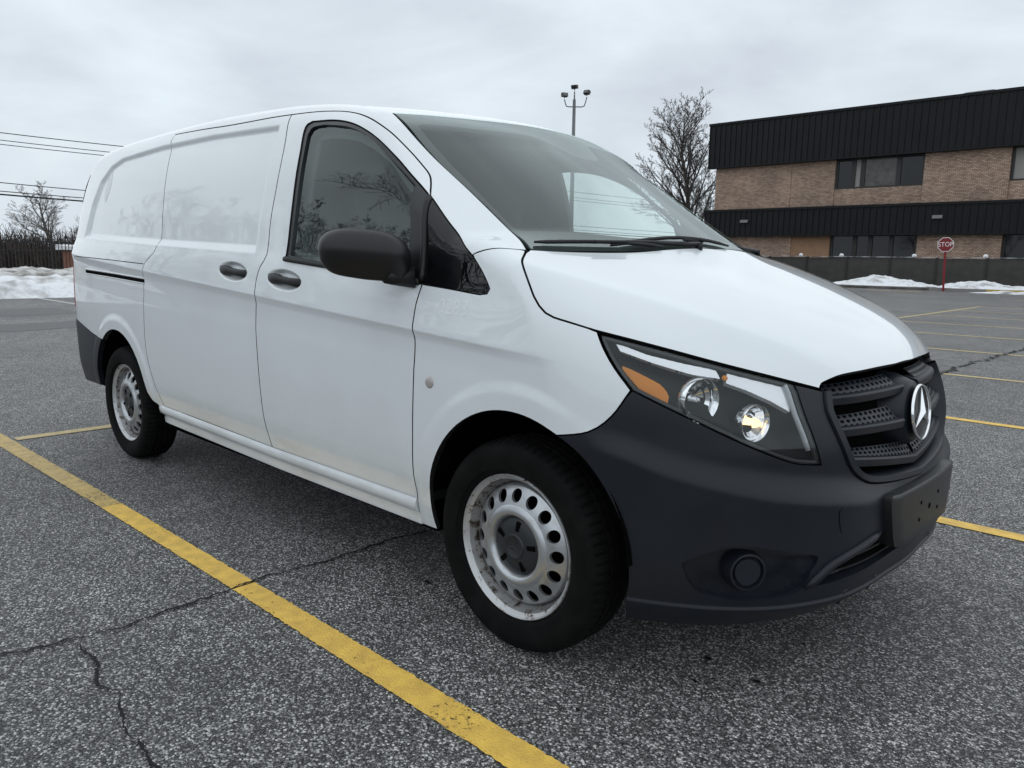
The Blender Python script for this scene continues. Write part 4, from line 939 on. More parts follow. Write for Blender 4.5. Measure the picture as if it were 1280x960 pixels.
def roadpaint(name,c,wear):
    m=bpy.data.materials.new(name); m.use_nodes=True; t=m.node_tree; L=t.links.new; b=t.nodes['Principled BSDF']; o=t.nodes['Material Output']
    tcn=N(t,'ShaderNodeTexCoord'); n=N(t,'ShaderNodeTexNoise'); n.inputs['Scale'].default_value=55; n.inputs['Detail'].default_value=8; n.inputs['Roughness'].default_value=.75; L(tcn.outputs['Object'],n.inputs['Vector'])
    n2=N(t,'ShaderNodeTexNoise'); n2.inputs['Scale'].default_value=3; n2.inputs['Detail'].default_value=5; L(tcn.outputs['Object'],n2.inputs['Vector'])
    mu=N(t,'ShaderNodeMath',operation='MULTIPLY_ADD'); mu.inputs[1].default_value=.45; L(n2.outputs['Fac'],mu.inputs[0]); L(n.outputs['Fac'],mu.inputs[2])
    r=N(t,'ShaderNodeMapRange'); r.inputs['From Min'].default_value=wear; r.inputs['From Max'].default_value=wear+.05; L(mu.outputs[0],r.inputs[0])
    n3=N(t,'ShaderNodeTexNoise'); n3.inputs['Scale'].default_value=16; n3.inputs['Detail'].default_value=8; L(tcn.outputs['Object'],n3.inputs['Vector'])
    cr=N(t,'ShaderNodeValToRGB'); e=cr.color_ramp.elements; e[0].position=.3; e[0].color=(c[0]*.72,c[1]*.70,c[2]*.8,1); e[1].position=.65; e[1].color=(*c,1); L(n3.outputs['Fac'],cr.inputs[0]); L(cr.outputs[0],b.inputs['Base Color'])
    b.inputs['Roughness'].default_value=.55
    v=N(t,'ShaderNodeTexVoronoi'); v.inputs['Scale'].default_value=150; L(tcn.outputs['Object'],v.inputs['Vector'])
    bp=N(t,'ShaderNodeBump'); bp.inputs['Strength'].default_value=.6; bp.inputs['Distance'].default_value=.003; bp.invert=True; L(v.outputs['Distance'],bp.inputs['Height']); L(bp.outputs[0],b.inputs['Normal'])
    tr=N(t,'ShaderNodeBsdfTransparent'); ms=N(t,'ShaderNodeMixShader'); L(r.outputs[0],ms.inputs[0]); L(b.outputs[0],ms.inputs[1]); L(tr.outputs[0],ms.inputs[2]); L(ms.outputs[0],o.inputs[0])
    return m
M['yellow']=roadpaint('yellow_line_paint',(.88,.57,.105),.84)
M['yellowworn']=roadpaint('worn_yellow_paint',(.60,.43,.14),.80)
M['yellowpale']=roadpaint('pale_yellow_paint',(.60,.47,.20),.84)
M['crack']=mat('crack',(.006,.006,.006),.95)
gr=mesh('ground',[(-900,-900,0),(900,-900,0),(900,900,0),(-900,900,0)],[(0,1,2,3)],M['asphalt']); tag(gr,kind='structure')
def strip(name,x0,x1,y0,y1,m,z=.004,parent=None,n=40,jit=.003):
    rnd=random.Random(int(x0*100+y0*7)); V=[];Fc=[]
    lng=(x1-x0)>(y1-y0)
    for i in range(n+1):
        t=i/n
        if lng: V+=[(x0+(x1-x0)*t,y0+rnd.uniform(-jit,jit),z),(x0+(x1-x0)*t,y1+rnd.uniform(-jit,jit),z)]
        else: V+=[(x0+rnd.uniform(-jit,jit),y0+(y1-y0)*t,z),(x1+rnd.uniform(-jit,jit),y0+(y1-y0)*t,z)]
    for i in range(n): Fc.append((2*i,2*i+2,2*i+3,2*i+1) if lng else (2*i,2*i+1,2*i+3,2*i+2))
    return mesh(name,V,Fc,m,parent)
def slant(x0,x1,a,b,m,label,z=.004,jit=.0016):
    '''line segment whose edges run from y-pair a at x0 to y-pair b at x1, with finely ragged edges'''
    n=int((x1-x0)/.012); rnd=random.Random(int(x0*91)); V=[];Fc=[]
    for i in range(n+1):
        t=i/n; V+=[(x0+(x1-x0)*t,a[0]+(b[0]-a[0])*t+rnd.gauss(0,jit),z),(x0+(x1-x0)*t,a[1]+(b[1]-a[1])*t+rnd.gauss(0,jit),z)]
    for i in range(n): Fc.append((2*i,2*i+2,2*i+3,2*i+1))
    return tag(mesh('parking_line',V,Fc,m),label,'line',kind='structure')
slant(-1.012,1.7,(-1.351,-1.262),(-1.352,-1.232),M['yellow'],'broad yellow bay line crossing the foreground beside the van')
slant(-2.32,-1.022,(-1.371,-1.276),(-1.351,-1.262),M['yellow'],'yellow bay line between the crack and the worn stretch')
slant(-5.2,-2.324,(-1.432,-1.322),(-1.371,-1.276),M['yellowworn'],'worn faded yellow line at the left edge of the foreground')
def pl(x0,x1,y0,y1,m,label,**k): o=strip('parking_line',x0,x1,y0,y1,m,**k); tag(o,label,'line',kind='structure'); return o
pl(-4.21,-4.11,-1.285,23.2,M['yellowpale'],'yellow line running behind the van joining the bay ends',n=200)
for i,y in enumerate((1.43,4.22,6.95,9.71,12.37,15.05,17.75,20.42,23.1)):
    pl(-4.105,9,y-.05,y+.05,M['yellow'] if i<2 else M['yellowpale'],'pale yellow bay line number %d beyond the van nose, counting away'%(i+1) if False else ['nearest yellow bay line beyond the van','second yellow bay line beyond the van','third yellow bay line beyond the van','fourth yellow bay line beyond the van','fifth yellow bay line beyond the van','sixth yellow bay line beyond the van','seventh yellow bay line beyond the van','eighth yellow bay line beyond the van','farthest yellow bay line beyond the van'][i],n=60)
pl(-30,-14,3.28,3.40,mat('worn_white_paint',(.45,.45,.43),.7),'pale line on the lot before the left snow bank')
pl(-4.9,4,28.95,29.05,M['yellowpale'],'faint line far across the lot near the stop sign')
pl(-11.2,-8.9,33.9,34.1,M['yellow'],'short yellow line by the snow near the stop sign',n=10)
# cracks: jagged dark fissures
def crack(pts,w,label,seed):
    rnd=random.Random(seed); P=np.array(pts,float); d=np.linalg.norm(np.diff(P,axis=0),axis=1); s=np.concatenate([[0],np.cumsum(d)]); n=max(20,int(s[-1]/.012))
    n=min(n,900); q=np.linspace(0,s[-1],n); X=np.interp(q,s,P[:,0]); Y=np.interp(q,s,P[:,1]); V=[];Fc=[]; jx=jy=0;ww=1
    for i in range(n):
        t=np.array([X[min(i+1,n-1)]-X[max(i-1,0)],Y[min(i+1,n-1)]-Y[max(i-1,0)]]); t/=np.linalg.norm(t); nn=(-t[1],t[0])
        jx=jx*.80+rnd.gauss(0,w*.75); ww=.6*ww+.4*rnd.choice((.25,.5,.8,1.2,1.7)); hw=w*ww*(1 if 6<i<n-6 else .4)
        c=(X[i]+nn[0]*jx,Y[i]+nn[1]*jx); a=rnd.uniform(.6,1.2)
        V+=[(c[0]+nn[0]*hw*a,c[1]+nn[1]*hw*a,.0065),(c[0]-nn[0]*hw,c[1]-nn[1]*hw,.0065)]
    for i in range(n-1): Fc.append((2*i,2*i+1,2*i+3,2*i+2))
    return tag(mesh('pavement_crack',V,Fc,M['crack']),label,kind='structure')
crack([(-1.05,-3.2),(-1.03,-2.3),(-1.04,-2.08),(-1.0,-1.87),(-.985,-1.75),(-1.0,-1.55),(-1.015,-1.35),(-1.03,-1.21),(-1.01,-.98),(-1.0,-.68),(-.985,-.3),(-1.0,.6)],.0064,'long dark crack across the yellow line',1)
crack([(-1.0,-1.87),(-.90,-1.885),(-.80,-1.875),(-.73,-1.90),(-.66,-1.91),(-.59,-1.895),(-.50,-1.925),(-.43,-1.93),(-.33,-1.94),(-.21,-1.955),(0,-1.99),(.4,-2.05)],.0046,'thin branching crack at lower left',2)
crack([(-1.0,5.8),(-.87,7.06),(-.89,8.16),(-.83,9.07),(-.76,10.68),(-.8,14)],.022,'crack across the far bays at right',3)
# wet patches and resurfacing bands at left are plain asphalt of another age
M['asphalt_old']=mat('older_asphalt',(.060,.060,.061),.6,noise=(60,(.10,.10,.10),.4,.7),bump=(150,.5,.004))
for (x0,x1,y0,y1,lab) in ((-13.4,-12.0,-9,3.0,'dark seam band across the lot left of the van'),(-17.2,-15.2,-8,2.6,'second darker asphalt band at far left')):
    tag(strip('asphalt_patch',x0,x1,y0,y1,M['asphalt_old'],z=.003,jit=.12),lab,kind='structure')
# ------------------------------------------------------------------ brick building
def brick():
    m=bpy.data.materials.new('brick'); m.use_nodes=True; t=m.node_tree; L=t.links.new; b=t.nodes['Principled BSDF']
    tcn=N(t,'ShaderNodeTexCoord'); sp=N(t,'ShaderNodeSeparateXYZ'); L(tcn.outputs['Object'],sp.inputs[0]); cb=N(t,'ShaderNodeCombineXYZ'); L(sp.outputs['X'],cb.inputs['X']); L(sp.outputs['Z'],cb.inputs['Y'])
    br=N(t,'ShaderNodeTexBrick'); br.inputs['Scale'].default_value=1; br.inputs['Brick Width'].default_value=.22; br.inputs['Row Height'].default_value=.085; br.inputs['Mortar Size'].default_value=.010
    br.inputs['Color1'].default_value=(.52,.375,.285,1); br.inputs['Color2'].default_value=(.30,.205,.155,1); br.inputs['Mortar'].default_value=(.10,.085,.07,1); br.inputs['Bias'].default_value=-.1; L(cb.outputs[0],br.inputs['Vector'])
    n=N(t,'ShaderNodeTexNoise'); n.inputs['Scale'].default_value=.6; n.inputs['Detail'].default_value=6; L(tcn.outputs['Object'],n.inputs['Vector'])
    r=N(t,'ShaderNodeValToRGB'); e=r.color_ramp.elements; e[0].position=.3; e[0].color=(.8,.8,.8,1); e[1].position=.7; e[1].color=(1.15,1.12,1.1,1); L(n.outputs['Fac'],r.inputs[0])
    mm=N(t,'ShaderNodeMix',data_type='RGBA',blend_type='MULTIPLY'); mm.inputs['Factor'].default_value=1; L(br.outputs['Color'],mm.inputs['A']); L(r.outputs[0],mm.inputs['B']); L(mm.outputs['Result'],b.inputs['Base Color'])
    b.inputs['Roughness'].default_value=.9; bp=N(t,'ShaderNodeBump'); bp.inputs['Strength'].default_value=.6; bp.inputs['Distance'].default_value=.02; bp.invert=True; L(br.outputs['Fac'],bp.inputs['Height']); L(bp.outputs[0],b.inputs['Normal']); return m
M['brick']=brick()
M['brick2']=mat('orange_brick',(.33,.195,.115),.9,noise=(3,(.27,.165,.105),.4,.7))
M['cladding']=mat('black_cladding',(.0055,.0063,.0078),.55,spec=.25,noise=(.8,(.008,.009,.0105),.4,.7))
M['pane']=mat('building_pane',(.006,.007,.008),.03,spec=.5)
M['winframe']=mat('bronze_frame',(.018,.017,.016),.45)
M['reflpane']=mat('painted_reflection_pane',(.10,.095,.085),.15,noise=(2.5,(.05,.048,.043),.4,.65))  # reflection painted into the pane colour as a paler mottle
M['blind']=mat('window_blind',(.30,.29,.27),.8)
bl=empty('brick_building',(0,0,0)); tag(bl,'two storey tan brick building with black ribbed metal bands','building')
BX0,BX1=-28.4,14
# masonry, storey by storey, with openings left for the windows
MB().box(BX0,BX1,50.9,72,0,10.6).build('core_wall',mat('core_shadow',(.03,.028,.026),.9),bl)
WINU=[(-19.6,-14.1),(-9.5,-4.0),(.6,6.1)]
def masonry(x0,x1,z0,z1,y,name='brick_wall',m='brick'): MB().box(x0,x1,y,50.9,z0,z1).build(name,M[m],bl)
masonry(BX0,-22.6,4.6,8.6,50.36); masonry(-22.59,-19.6,4.6,8.6,50.42)
for i,(a,b) in enumerate(WINU):
    nx=WINU[i+1][0] if i+1<len(WINU) else BX1
    masonry(a,b,4.6,6.05,50.50,'spandrel'); masonry(b,nx,4.6,8.6,50.36,'brick_pier'); masonry(b,nx,0,3.4,50.36,'brick_pier'); masonry(a,b,0,.5,50.5,'spandrel')
masonry(BX0,-22.3,0,3.4,50.40); masonry(-22.29,-19.6,0,3.4,50.44,'brick_wall','brick2')
def window(x0,x1,z0,z1,cuts,y,blind=None):
    w=empty('window'); w.parent=bl; 
    mb=MB(); fr=.10
    mb.box(x0,x1,y-.05,y+.10,z0,z0+fr).box(x0,x1,y-.05,y+.10,z1-fr,z1)
    xs=[x0]+cuts+[x1]
    for i,x in enumerate(xs): mb.box(x-(.0 if i==0 else .14),x+(.0 if i==len(xs)-1 else .14),y-.052,y+.098,z0+fr,z1-fr)
    mb.build('window_frame',M['winframe'],w)
    for i in range(len(xs)-1):
        o=MB().box(xs[i]+.1,xs[i+1]-.1,y+.02,y+.05,z0+fr-.01,z1-fr+.01).build('pane',M['blind'] if blind and i in blind else (M['reflpane'] if blind and i==2 else M['pane']),w)
for i,(a,b) in enumerate(WINU):
    window(a+.02,b-.02,6.05,7.98,[a+1.15,a+1.75,a+3.95] if i==0 else [a+1.9,a+3.7],50.62,blind={1} if i==0 else {0})
    window(a+.02,b-.02,.5,3.05,[a+1.6,a+2.6,a+3.9],50.62,blind=None)
def clad(x0,x1,z0,z1,y,name):
    """ribbed metal band: standing seams every 0.4 m"""
    b=empty(name); b.parent=bl; mb=MB(); mb.box(x0,x1,y,y+.45,z0,z1); mb.build('band_sheet',M['cladding'],b)
    mb=MB(); x=x0+.02
    while x<x1-.05: mb.box(x,x+.07,y-.055,y-.002,z0+.02,z1-.14); x+=.41
    o=mb.build('band_seams',M['cladding'],b); o['kind']='stuff'
    MB().box(x0-.04,x1+.04,y-.09,y+.46,z1-.13,z1+.03).build('band_coping',M['cladding'],b)
    MB().box(x0-.02,x1+.02,y-.07,y+.455,z0-.05,z0+.015).build('band_sill',M['cladding'],b)
clad(-28.85,BX1+.3,7.98,11.1,49.9,'roof_band'); clad(-28.9,BX1+.3,3.02,4.9,49.85,'canopy_band')
for x in (-25.6,-12.9): MB().prism([(49.66,3.95),(49.84,3.95),(49.84,4.15),(49.70,4.15)],'x',x-.28,x+.28).build('wall_pack_light',mat('lamp_grey',(.16,.16,.16),.5),bl)
MB().box(-12.9,-11.4,53,55,10.6,11.78).box(-13,-11.3,52.9,55.1,11.66,11.74).build('rooftop_unit',mat('galvanised',(.32,.33,.34),.5,.6),bl)
# ------------------------------------------------------------------ perimeter wall, snow, stop sign
M['wallpanel']=mat('dark_concrete',(.040,.037,.034),.85,noise=(2.2,(.060,.056,.052),.35,.75),bump=(20,.3,.01))
M['wallpost']=mat('dark_concrete_post',(.030,.028,.026),.85)
pw=empty('perimeter_wall',(0,43,0)); tag(pw,'long dark grey panelled wall in front of the brick building','wall')
x=-32.0; k=0; rnd=random.Random(5)
pm=None; postm=None
while x<12:
    w=2.35
    if pm is None:
        pm=MB().box(.06,w-.06,0,.14,0,1.50).build('panel',M['wallpanel'],pw); pm.location=(x,0,0)
        post=MB().box(-.058,.058,-.035,.16,0,1.53).build('post',M['wallpost'],pw); post.location=(x,0,0)
        cp=MB().box(0,w,-.05,.19,1.535,1.58).build('coping',mat('snowy_coping',(.42,.43,.44),.8,noise=(1.5,(.10,.10,.10),.45,.6)),pw); cp.location=(x,0,0)
    else:
        for s_ in (pm,post,cp):
            c=s_.copy(); col.objects.link(c); c.parent=pw; c.location=(x,rnd.uniform(-.012,.012) if s_ is pm else 0,rnd.uniform(-.012,.012) if s_ is pm else 0)
    x+=w
def snowmat():
    m=mat('snow',(.86,.88,.90),.7,noise=(1.9,(.30,.28,.255),.47,.75),bump=(6,1.,.14)); m.node_tree.nodes['Principled BSDF'].inputs['Subsurface Weight'].default_value=.0
    return m
M['snow']=snowmat(); M['snowdirty']=mat('dirty_snow',(.62,.61,.59),.8,noise=(2.4,(.15,.13,.11),.42,.70),bump=(5,1.,.12))
from mathutils import noise as mnoise
def fbm(x,y,seed=0): return mnoise.fractal(Vector((x*.8,y*.8,seed*7.3)),.75,2.1,6)*.9+.35*(abs(mnoise.noise(Vector((x*1.7,y*1.7,seed*3.1))))-.3)
def snowbank(name,x0,x1,y0,y1,hf,m,label,nx=90,ny=40,group=None):
    V=[];Fc=[]
    for j in range(ny+1):
        for i in range(nx+1):
            a,b=i/nx,j/ny; x=x0+(x1-x0)*a; y=y0+(y1-y0)*b; h=hf(a,b)
            e=min(1,min(a,1-a)*9)*min(1,min(b,1-b)*7)
            V.append((x+.08*fbm(x*2,y*2,4),y+.08*fbm(y*2,x*2,9),max(-.05,h*(1+.28*fbm(x*1.3,y*1.3,2))*(e**.6)+.05*fbm(x*4,y*4,3)*e-.03*(1-e))))
    for j in range(ny):
        for i in range(nx): n=j*(nx+1)+i; Fc.append((n,n+1,n+nx+2,n+nx+1))
    return tag(mesh(name,V,Fc,m,smooth=True),label,'snow bank',group)
g_=lambda a,c,w:math.exp(-((a-c)/w)**2)
snowbank('snow_bank',-15.2,-8.6,37.6,41.6,lambda a,b:.50*math.sin(math.pi*min(1,b*1.05))**.7*(g_(a,.42,.34)),M['snow'],'rounded snow mound against the dark wall, left of the stop sign')
snowbank('snow_bank',-9.9,-4.6,37.7,41.4,lambda a,b:.46*math.sin(math.pi*min(1,b*1.05))**.7*(g_(a,.34,.30)+.25*g_(a,.75,.2)),M['snow'],'dirtier snow mound directly behind the stop sign')
snowbank('snow_bank',-5.4,6,37.8,41.0,lambda a,b:.26*math.sin(math.pi*b)**.7,M['snow'],'low snow strip along the wall, right of the stop sign',nx=120,ny=24)
snowbank('snow_bank',-7.6,6,35.3,36.0,lambda a,b:.10*math.sin(math.pi*b)**.6,M['snow'],'thin snow ridge on the kerb to the right of the stop sign',nx=120,ny=10)
for i,(x,w_) in enumerate(((-18.3,.11),(-15.9,.12),(-12.0,.12),(-8.6,.12))):
    V,Fc=lathe([(0,0),(w_*.6,.01),(w_,.06),(w_*.95,.16)],14); o=MB().add([(a*1.0,-c*.9,-b+.16) for a,b,c in V],Fc).build('snow_lump',M['snow'],None,True); o.location=(x,43.07,1.575)
    tag(o,['leftmost small snow lump on the wall coping','small snow lump on the coping, second from the left','small snow lump on the coping just left of the stop sign','small snow lump on the coping right of the stop sign'][i],'snow lump','snow lumps on the wall coping')
kb=MB().box(-9.2,12,36.2,36.42,0,.13).build('kerb',mat('kerb_concrete',(.22,.21,.20),.85),None); tag(kb,kind='structure')
kb2=MB().box(-6.9,-4.9,36.17,36.45,.0,.136).build('painted_kerb',mat('kerb_yellow',(.45,.31,.06),.7),None); tag(kb2,kind='structure')
isl=MB().box(-30,12,36.42,42.9,0,.10).build('verge',mat('verge_soil',(.06,.05,.042),.95,noise=(3,(.16,.15,.14),.4,.7)),None); tag(isl,kind='structure')
# stop sign
ss=empty('stop_sign',(-8.58,36.1,0)); tag(ss,'red octagonal STOP sign on a red post','sign')
ss.rotation_euler=(0,R(-3.0),0)
yw=math.atan2(-2.57-36.1,1.56+8.58)  # faces the lot
redm=mat('sign_red',(.20,.006,.010),.45); whm=mat('sign_white',(.78,.78,.78),.4); postr=mat('post_red',(.20,.008,.012),.5)
MB().box(-.045,.045,-.03,.03,0,2.28).build('sign_post',postr,ss)
def octa(r,z=2.08): return [(r*math.cos(R(22.5+45*k))/math.cos(R(22.5)),z+r*math.sin(R(22.5+45*k))/math.cos(R(22.5))) for k in range(8)]
MB().prism(octa(.315),'y',-.052,-.034).build('sign_border',whm,ss); MB().prism(octa(.29),'y',-.056,-.0522).build('sign_face',redm,ss)
me=text_mesh('sign_lettering','STOP',.25); co=[v.co.copy() for v in me.vertices]
for v,c in zip(me.vertices,co): v.co=(c.x*.98,-.0585,2.08+c.y*1.15)
o=obj('sign_lettering',me,ss,whm); 
so_=o.modifiers.new('fat','SOLIDIFY'); so_.thickness=.002
ss.rotation_euler=(0,R(-2.5),R(14))
# ------------------------------------------------------------------ flood-light mast
lp=empty('light_mast',(-38.95,46.35,-.4)); tag(lp,'tall grey lamp mast with three floodlights behind the van','lamp post')
gm=mat('mast_grey',(.16,.165,.17),.5,.4); bk=mat('flood_black',(.012,.012,.013),.5)
MB().tube([(0,0,0),(0,0,7),(0,0,14.0)],[.20,.165,.12],12).build('mast',gm,lp,True)
yawc=yaw-math.pi/2
ax_=Vector((math.cos(yawc),math.sin(yawc),0)); dp_=Vector((math.cos(yaw),math.sin(yaw),0))
def floodlight(off,z,tilt,turn):
    f=empty('floodlight'); f.parent=lp; c=ax_*off+Vector((0,0,z)); f.location=c; f.rotation_euler=(0,0,yawc+turn); f.scale=(.66,.66,.66)
    MB().prism([(-.26,-.22),(.18,-.24),(.26,.10),(.20,.24),(-.22,.20)],'x',-.36,.36).build('lamp_box',bk,f).rotation_euler=(R(tilt),0,0)
    MB().box(-.30,.30,-.285,-.262,-.18,.17).build('lamp_glass',mat('flood_glass',(.10,.10,.10),.1,spec=.8),f).rotation_euler=(R(tilt),0,0)
    MB().box(-.05,.05,-.05,.05,-.40,-.2).build('lamp_bracket',gm,f)
floodlight(-.78,14.35,-6,R(20)); floodlight(.0,14.95,-12,R(150)); floodlight(.98,14.55,-20,R(-35))
def arm(o,z): 
    pts=[Vector((0,0,13.45))]+[ax_*(o*t)+Vector((0,0,13.45+(z-13.45)*max(0,(t-.75)/.25)**1.5)) for t in (.3,.6,.8,.92,1)]; MB().tube(pts,.045,8).build('arm',gm,lp,True)
arm(-.78,14.0); arm(.98,14.2); MB().tube([(0,0,14),(0,0,14.6)],.05,8).build('arm',gm,lp,True)
# ------------------------------------------------------------------ bare trees
M['bark']=mat('bark',(.030,.026,.023),.95,noise=(6,(.055,.049,.044),.4,.7))
M['barkgrey']=mat('grey_bark',(.10,.088,.08),.95,noise=(6,(.055,.048,.043),.4,.7))
M['barkpale']=mat('pale_bark',(.26,.24,.225),.95,noise=(5,(.09,.08,.07),.4,.7))
def grow(seed,height,levels,spread,trunk_r,up_bias,first,ratio=.68,n0=11,side=(5,4,3,3,3),tip=.007,k2=(8,6)):
    """bare deciduous tree: returns trunk mesh data and crown mesh data"""
    rnd=random.Random(seed); tr=MB(); cr=MB()
    def branch(p,d,L_,r,lv):
        n=5 if lv<2 else 3; pts=[p.copy()]; rad=[r]; q=p.copy(); dd=d.copy()
        for i in range(n):
            wb=.10 if lv<2 else .05; dd=(dd+Vector((rnd.gauss(0,wb),rnd.gauss(0,wb),rnd.gauss(0,.04)+up_bias*(.10 if lv else .02)))).normalized(); q=q+dd*(L_/n); pts.append(q.copy()); rad.append(max(tip,r*(1-.80*(i+1)/n)))
        (tr if lv==0 else cr).tube(pts,rad,side[min(lv,4)] if lv else 8,cap=False)
        if lv>=levels: return
        k=n0 if lv==0 else (k2[0] if lv==1 else k2[1])
        if lv==levels-1: k+=2
        for j in range(k):
            t=(first+(1-first)*(j+rnd.random()*.8)/k) if lv==0 else (.18+.80*(j+rnd.random())/k)
            i=min(n-1,int(t*n)); f=t*n-i; b=pts[i].lerp(pts[i+1],f); rb=rad[i]+(rad[i+1]-rad[i])*f
            ax=(pts[i+1]-pts[i]).normalized(); az=rnd.random()*2*math.pi if lv else j*2.4+rnd.random()
            o=ax.orthogonal().normalized(); o=Matrix.Rotation(az,3,ax)@o; an=spread*rnd.uniform(.75,1.2)
            nd=(ax*math.cos(an)+o*math.sin(an)).normalized()
            l2=L_*ratio*(1.08-.62*t if lv==0 else rnd.uniform(.5,.85)*(1.1-.45*t)); branch(b,nd,l2,min(rb*.62,r*(.34 if lv==0 else .5)),lv+1)
    branch(Vector((0,0,-.1)),Vector((0,0,1)),height*.93,trunk_r,0)
    return tr,cr
def treething(name,loc,label,tr,cr,bark,group='bare trees',rz=0,s=1):
    t=empty(name,loc,rz); tag(t,label,'tree',group); t.scale=(s,s,s)
    a=obj('trunk',tr,t); b=obj('crown',cr,t); return t
def tree_meshes(bark,*a,**k):
    tr,cr=grow(*a,**k); o1=tr.build('trunk',bark,None,True,fix=False); o2=cr.build('crown',bark,None,True,fix=False); m1,m2=o1.data,o2.data; bpy.data.objects.remove(o1); bpy.data.objects.remove(o2); return m1,m2
T1=tree_meshes(M['barkgrey'],11,15.5,4,.66,.26,.85,.10,ratio=.50,n0=38,tip=.008,k2=(11,7))
T2=tree_meshes(M['barkpale'],23,8.5,4,.75,.22,1.0,.16,ratio=.62,n0=14)
T3=tree_meshes(M['bark'],37,9,4,.85,.24,.6,.15,ratio=.72,n0=13)
def at(px,depth):
    d=fw+r2*((px-640)/958.1); d=Vector((d.x,d.y,0)); k=depth/fw.dot(d) if False else depth; p=Vector((1.5577,-2.5654,0))+d*k; return (p.x,p.y,0)
treething('bare_tree',(-35.6,60.5,0),'tall bare tree rising left of the brick building',*T1,M['bark']).scale=(1.22,1.22,.96)
treething('bare_tree',(-64.6,16.0,0),'pale branched bare tree behind the fence at far left',*T2,M['barkpale'],s=.66).scale=(.95,.95,.62)
treething('bare_tree',(-78,9.0,0),'dark bare tree at the left edge beyond the fence',*T3,M['bark'],rz=1.2,s=.45)
treething('bare_tree',(-74,21.5,0),'dark bare tree half hidden by the van rear',*T3,M['bark'],rz=2.9,s=.42)
treething('bare_tree',(-70,45,0),'bare tree seen through the windscreen',*T3,M['bark'],rz=.4,s=1.0)
treething('bare_tree',(-60,52,0),'low bare tree seen through the windscreen, nearer the building',*T3,M['bark'],rz=2.2,s=.8)
# trees across the lot behind the camera, mirrored in the side glass
for i,(x,y,s_,rz) in enumerate(((-22,-12.5,.80,0),(-27,-17,.90,1.7),(-12,-12.5,1.1,3.1),(-33,-14,1.0,4.4),(-16.5,-16,.74,5.2))):
    treething('bare_tree',(x,y,0),('bare tree behind the camera mirrored in the dark quarter glass' if i==2 else 'bare tree across the lot behind the camera, mirrored in the van side glass'),*T3,M['bark'],group='trees behind the camera',rz=rz,s=s_)
# small conifer and brushwood behind the fence
cf=MB(); rnd=random.Random(3)
for i in range(900):
    t=rnd.random()**.7; z=1.2+5.6*t; rr=(1-t)*1.5+.12; a=rnd.random()*6.28; L_=rr*rnd.uniform(.5,1.1); c=Vector((math.cos(a)*L_,math.sin(a)*L_,z-.25*L_)); s_=rnd.uniform(.12,.3)
    u=Vector((rnd.gauss(0,1),rnd.gauss(0,1),rnd.gauss(0,.5))).normalized()*s_; v=u.cross(Vector((rnd.random(),rnd.random(),rnd.random()))).normalized()*s_*.5; cf.add([c-u,c+v,c+u,c-v],[(0,1,2,3)])
ct=empty('conifer_tree',(-73,11.3,0)); tag(ct,'small dark conifer above the brush behind the fence','tree'); cf.build('crown',mat('conifer_green',(.018,.028,.018),.9),ct,fix=False); MB().tube([(0,0,0),(0,0,6)],[.14,.03],7).build('trunk',M['bark'],ct,True)
br=MB()
for i in range(5200):
    x=rnd.uniform(-78,-52); y=rnd.uniform(-3,34); h=rnd.uniform(1.0,3.1); p=Vector((x,y,0)); d=Vector((rnd.gauss(0,.28),rnd.gauss(0,.28),1)).normalized(); q=p+d*h*.55; e_=q+(d+Vector((rnd.gauss(0,.35),rnd.gauss(0,.35),0))).normalized()*h*.45
    br.tube([p,q,e_],[.04,.028,.010],3,cap=False)
    for k in range(2): b=p.lerp(q,rnd.uniform(.4,1)); f=b+(d+Vector((rnd.gauss(0,.7),rnd.gauss(0,.7),.1))).normalized()*h*.4; br.tube([b,f],[.018,.007],3,cap=False)
tag(br.build('brushwood',mat('brush_brown',(.030,.022,.018),.95,noise=(1,(.055,.042,.034),.4,.6)),None,fix=False),'tangled brown brushwood behind the iron fence','brush',kind='stuff')
# iron fence
fe=empty('iron_fence',(-33,0,0)); tag(fe,'black iron picket fence behind the left snow bank','fence'); fm=mat('fence_black',(.006,.006,.007),.5)
mb=MB(); y=-8
while y<26: mb.box(-.012,.012,y-.012,y+.012,0,1.78).add([(0,y,1.84),(-.014,y-.014,1.76),(.014,y-.014,1.76),(.014,y+.014,1.76),(-.014,y+.014,1.76)],[(0,1,2),(0,2,3),(0,3,4),(0,4,1)]); y+=.125
o=mb.build('pickets',fm,fe); o['kind']='stuff'
for z in (.35,1.22,1.55): MB().box(-.02,.02,-8,26,z,z+.045).build('rail',fm,fe)
y=-8
while y<26: MB().box(-.025,.025,y-.025,y+.025,0,1.85).build('fence_post',fm,fe); y+=2.5
# shed with a snowy roof
sh=empty('garden_shed',(-41,11.3,0)); tag(sh,'orange brown wooden shed with snow on its roof, behind the fence','shed')
wm=mat('shed_wood',(.23,.085,.045),.8,noise=(4,(.15,.06,.035),.4,.7))
MB().box(-1.2,1.2,-1.3,2.2,0,1.28).build('shed_wall',wm,sh)
mb=MB(); y=-1.3
while y<2.2: mb.box(1.201,1.225,y+.01,y+.26,.02,1.27); y+=.28
mb.build('shed_boards',wm,sh)
MB().prism([(-1.5,1.285),(1.45,1.285),(1.45,1.42),(-1.5,1.55)],'y',-1.5,2.4).build('shed_roof_snow',M['snow'],sh)
# left snow bank, bright in front and grimy behind
snowbank('snow_bank',-24.6,-21.2,-9,16,lambda a,b:.50*math.sin(math.pi*min(1,(1-a)*1.02))**.75,M['snow'],'bright snow bank along the lot edge at left',nx=36,ny=160)
snowbank('snow_bank',-31,-23.6,-9,18,lambda a,b:.62*math.sin(math.pi*min(1,(1-a)*1.0))**.8,M['snowdirty'],'grimy higher snow bank in front of the iron fence',nx=60,ny=160)
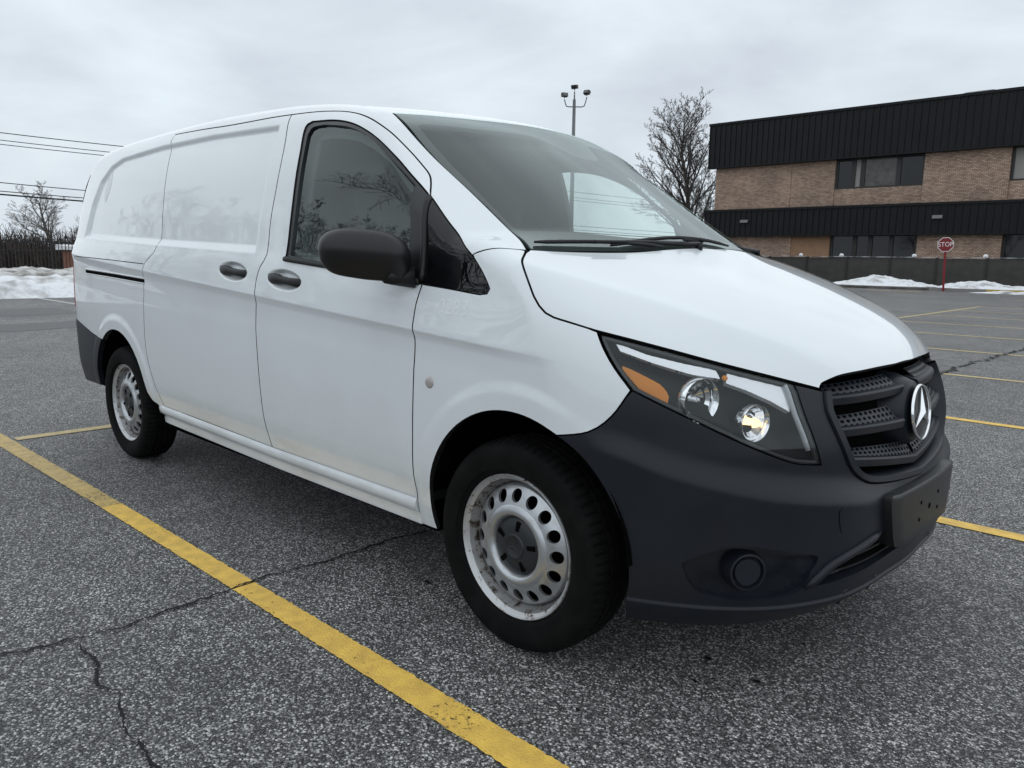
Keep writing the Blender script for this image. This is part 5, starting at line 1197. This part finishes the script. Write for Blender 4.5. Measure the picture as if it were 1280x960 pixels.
# utility poles and wires
def at3(px,py,depth):
    d=fw+r2*((px-640)/958.1)+u2*((480-py)/958.1); return Vector((1.5577,-2.5654,1.2205))+d*depth
wm_=mat('wire_black',(.01,.01,.011),.6); pm_=mat('pole_wood',(.07,.055,.045),.9)
WIRES=[((-70,157),(425,205),(1000,268),.028,'uppermost power line at upper left'),((-70,166.5),(425,213),(1000,274),.024,'second power line from the top at left'),((-70,172),(425,217),(1000,277),.024,'third power line from the top at left'),((-70,221),(425,258),(1000,300),.028,'upper line of the lower wire group at left'),((-70,232.5),(425,264),(1000,304),.028,'middle line of the lower wire group at left'),((-70,236.5),(425,268),(1000,306),.05,'thick bundled cable, lowest of the left wires')]
for a,b,c,r_,lab in WIRES:
    P=[]
    for (p,q,d0,d1) in ((a,b,44,66),(b,c,66,108)):
        A=at3(*p,d0); B=at3(*q,d1)
        for i in range(13): t=i/12; P.append(A.lerp(B,t)-Vector((0,0,.5*4*t*(1-t)*.5)))
    tag(MB().tube(P,r_,5).build('power_line',wm_,None,True),lab,'cable','overhead cables')
for px,py,d0,lab in ((-70,152,44,'wooden utility pole at the left end of the cables'),(425,203,66,'wooden utility pole carrying the cables behind the van'),(1000,266,108,'wooden utility pole at the far right end of the cables')):
    t_=at3(px,py,d0); u_=empty('utility_pole',(t_.x,t_.y,0)); tag(u_,lab,'pole','utility poles')
    MB().tube([(0,0,0),(0,0,t_.z+.4)],[.17,.11],9).build('pole_shaft',pm_,u_,True); MB().box(-.05,.05,-1.1,1.1,t_.z-.3,t_.z-.18).build('crossarm',pm_,u_); MB().tube([(.3,0,t_.z-2.6),(.3,0,t_.z-1.7)],.22,10).build('transformer',gm,u_,True)

# old drips on the asphalt
def gpt(px,py):
    d=fw+r2*((px-640)/958.1)+u2*((480-py)/958.1); k=-1.2205/d.z; return 1.5577+d.x*k,-2.5654+d.y*k
om=mat('oil_stain',(.008,.008,.008),.45)
for i,(px,py,r_) in enumerate(((534,728,.020),(885,824,.022),(868,852,.013),(946,852,.017),(722,888,.010),(600,720,.012),(270,722,.010),(1005,806,.014))):
    r_*=.6; x,y=gpt(px,py); rnd=random.Random(i); n=18
    V=[(x,y,.0032)]+[(x+1.5*r_*math.cos(t)*(k_:=rnd.uniform(.45,1.2)),y+r_*math.sin(t)*k_,.0032) for t in np.linspace(0,2*math.pi,n,endpoint=False)]
    tag(mesh('oil_stain',V,[(0,1+k,1+(k+1)%n) for k in range(n)],om),kind='structure')
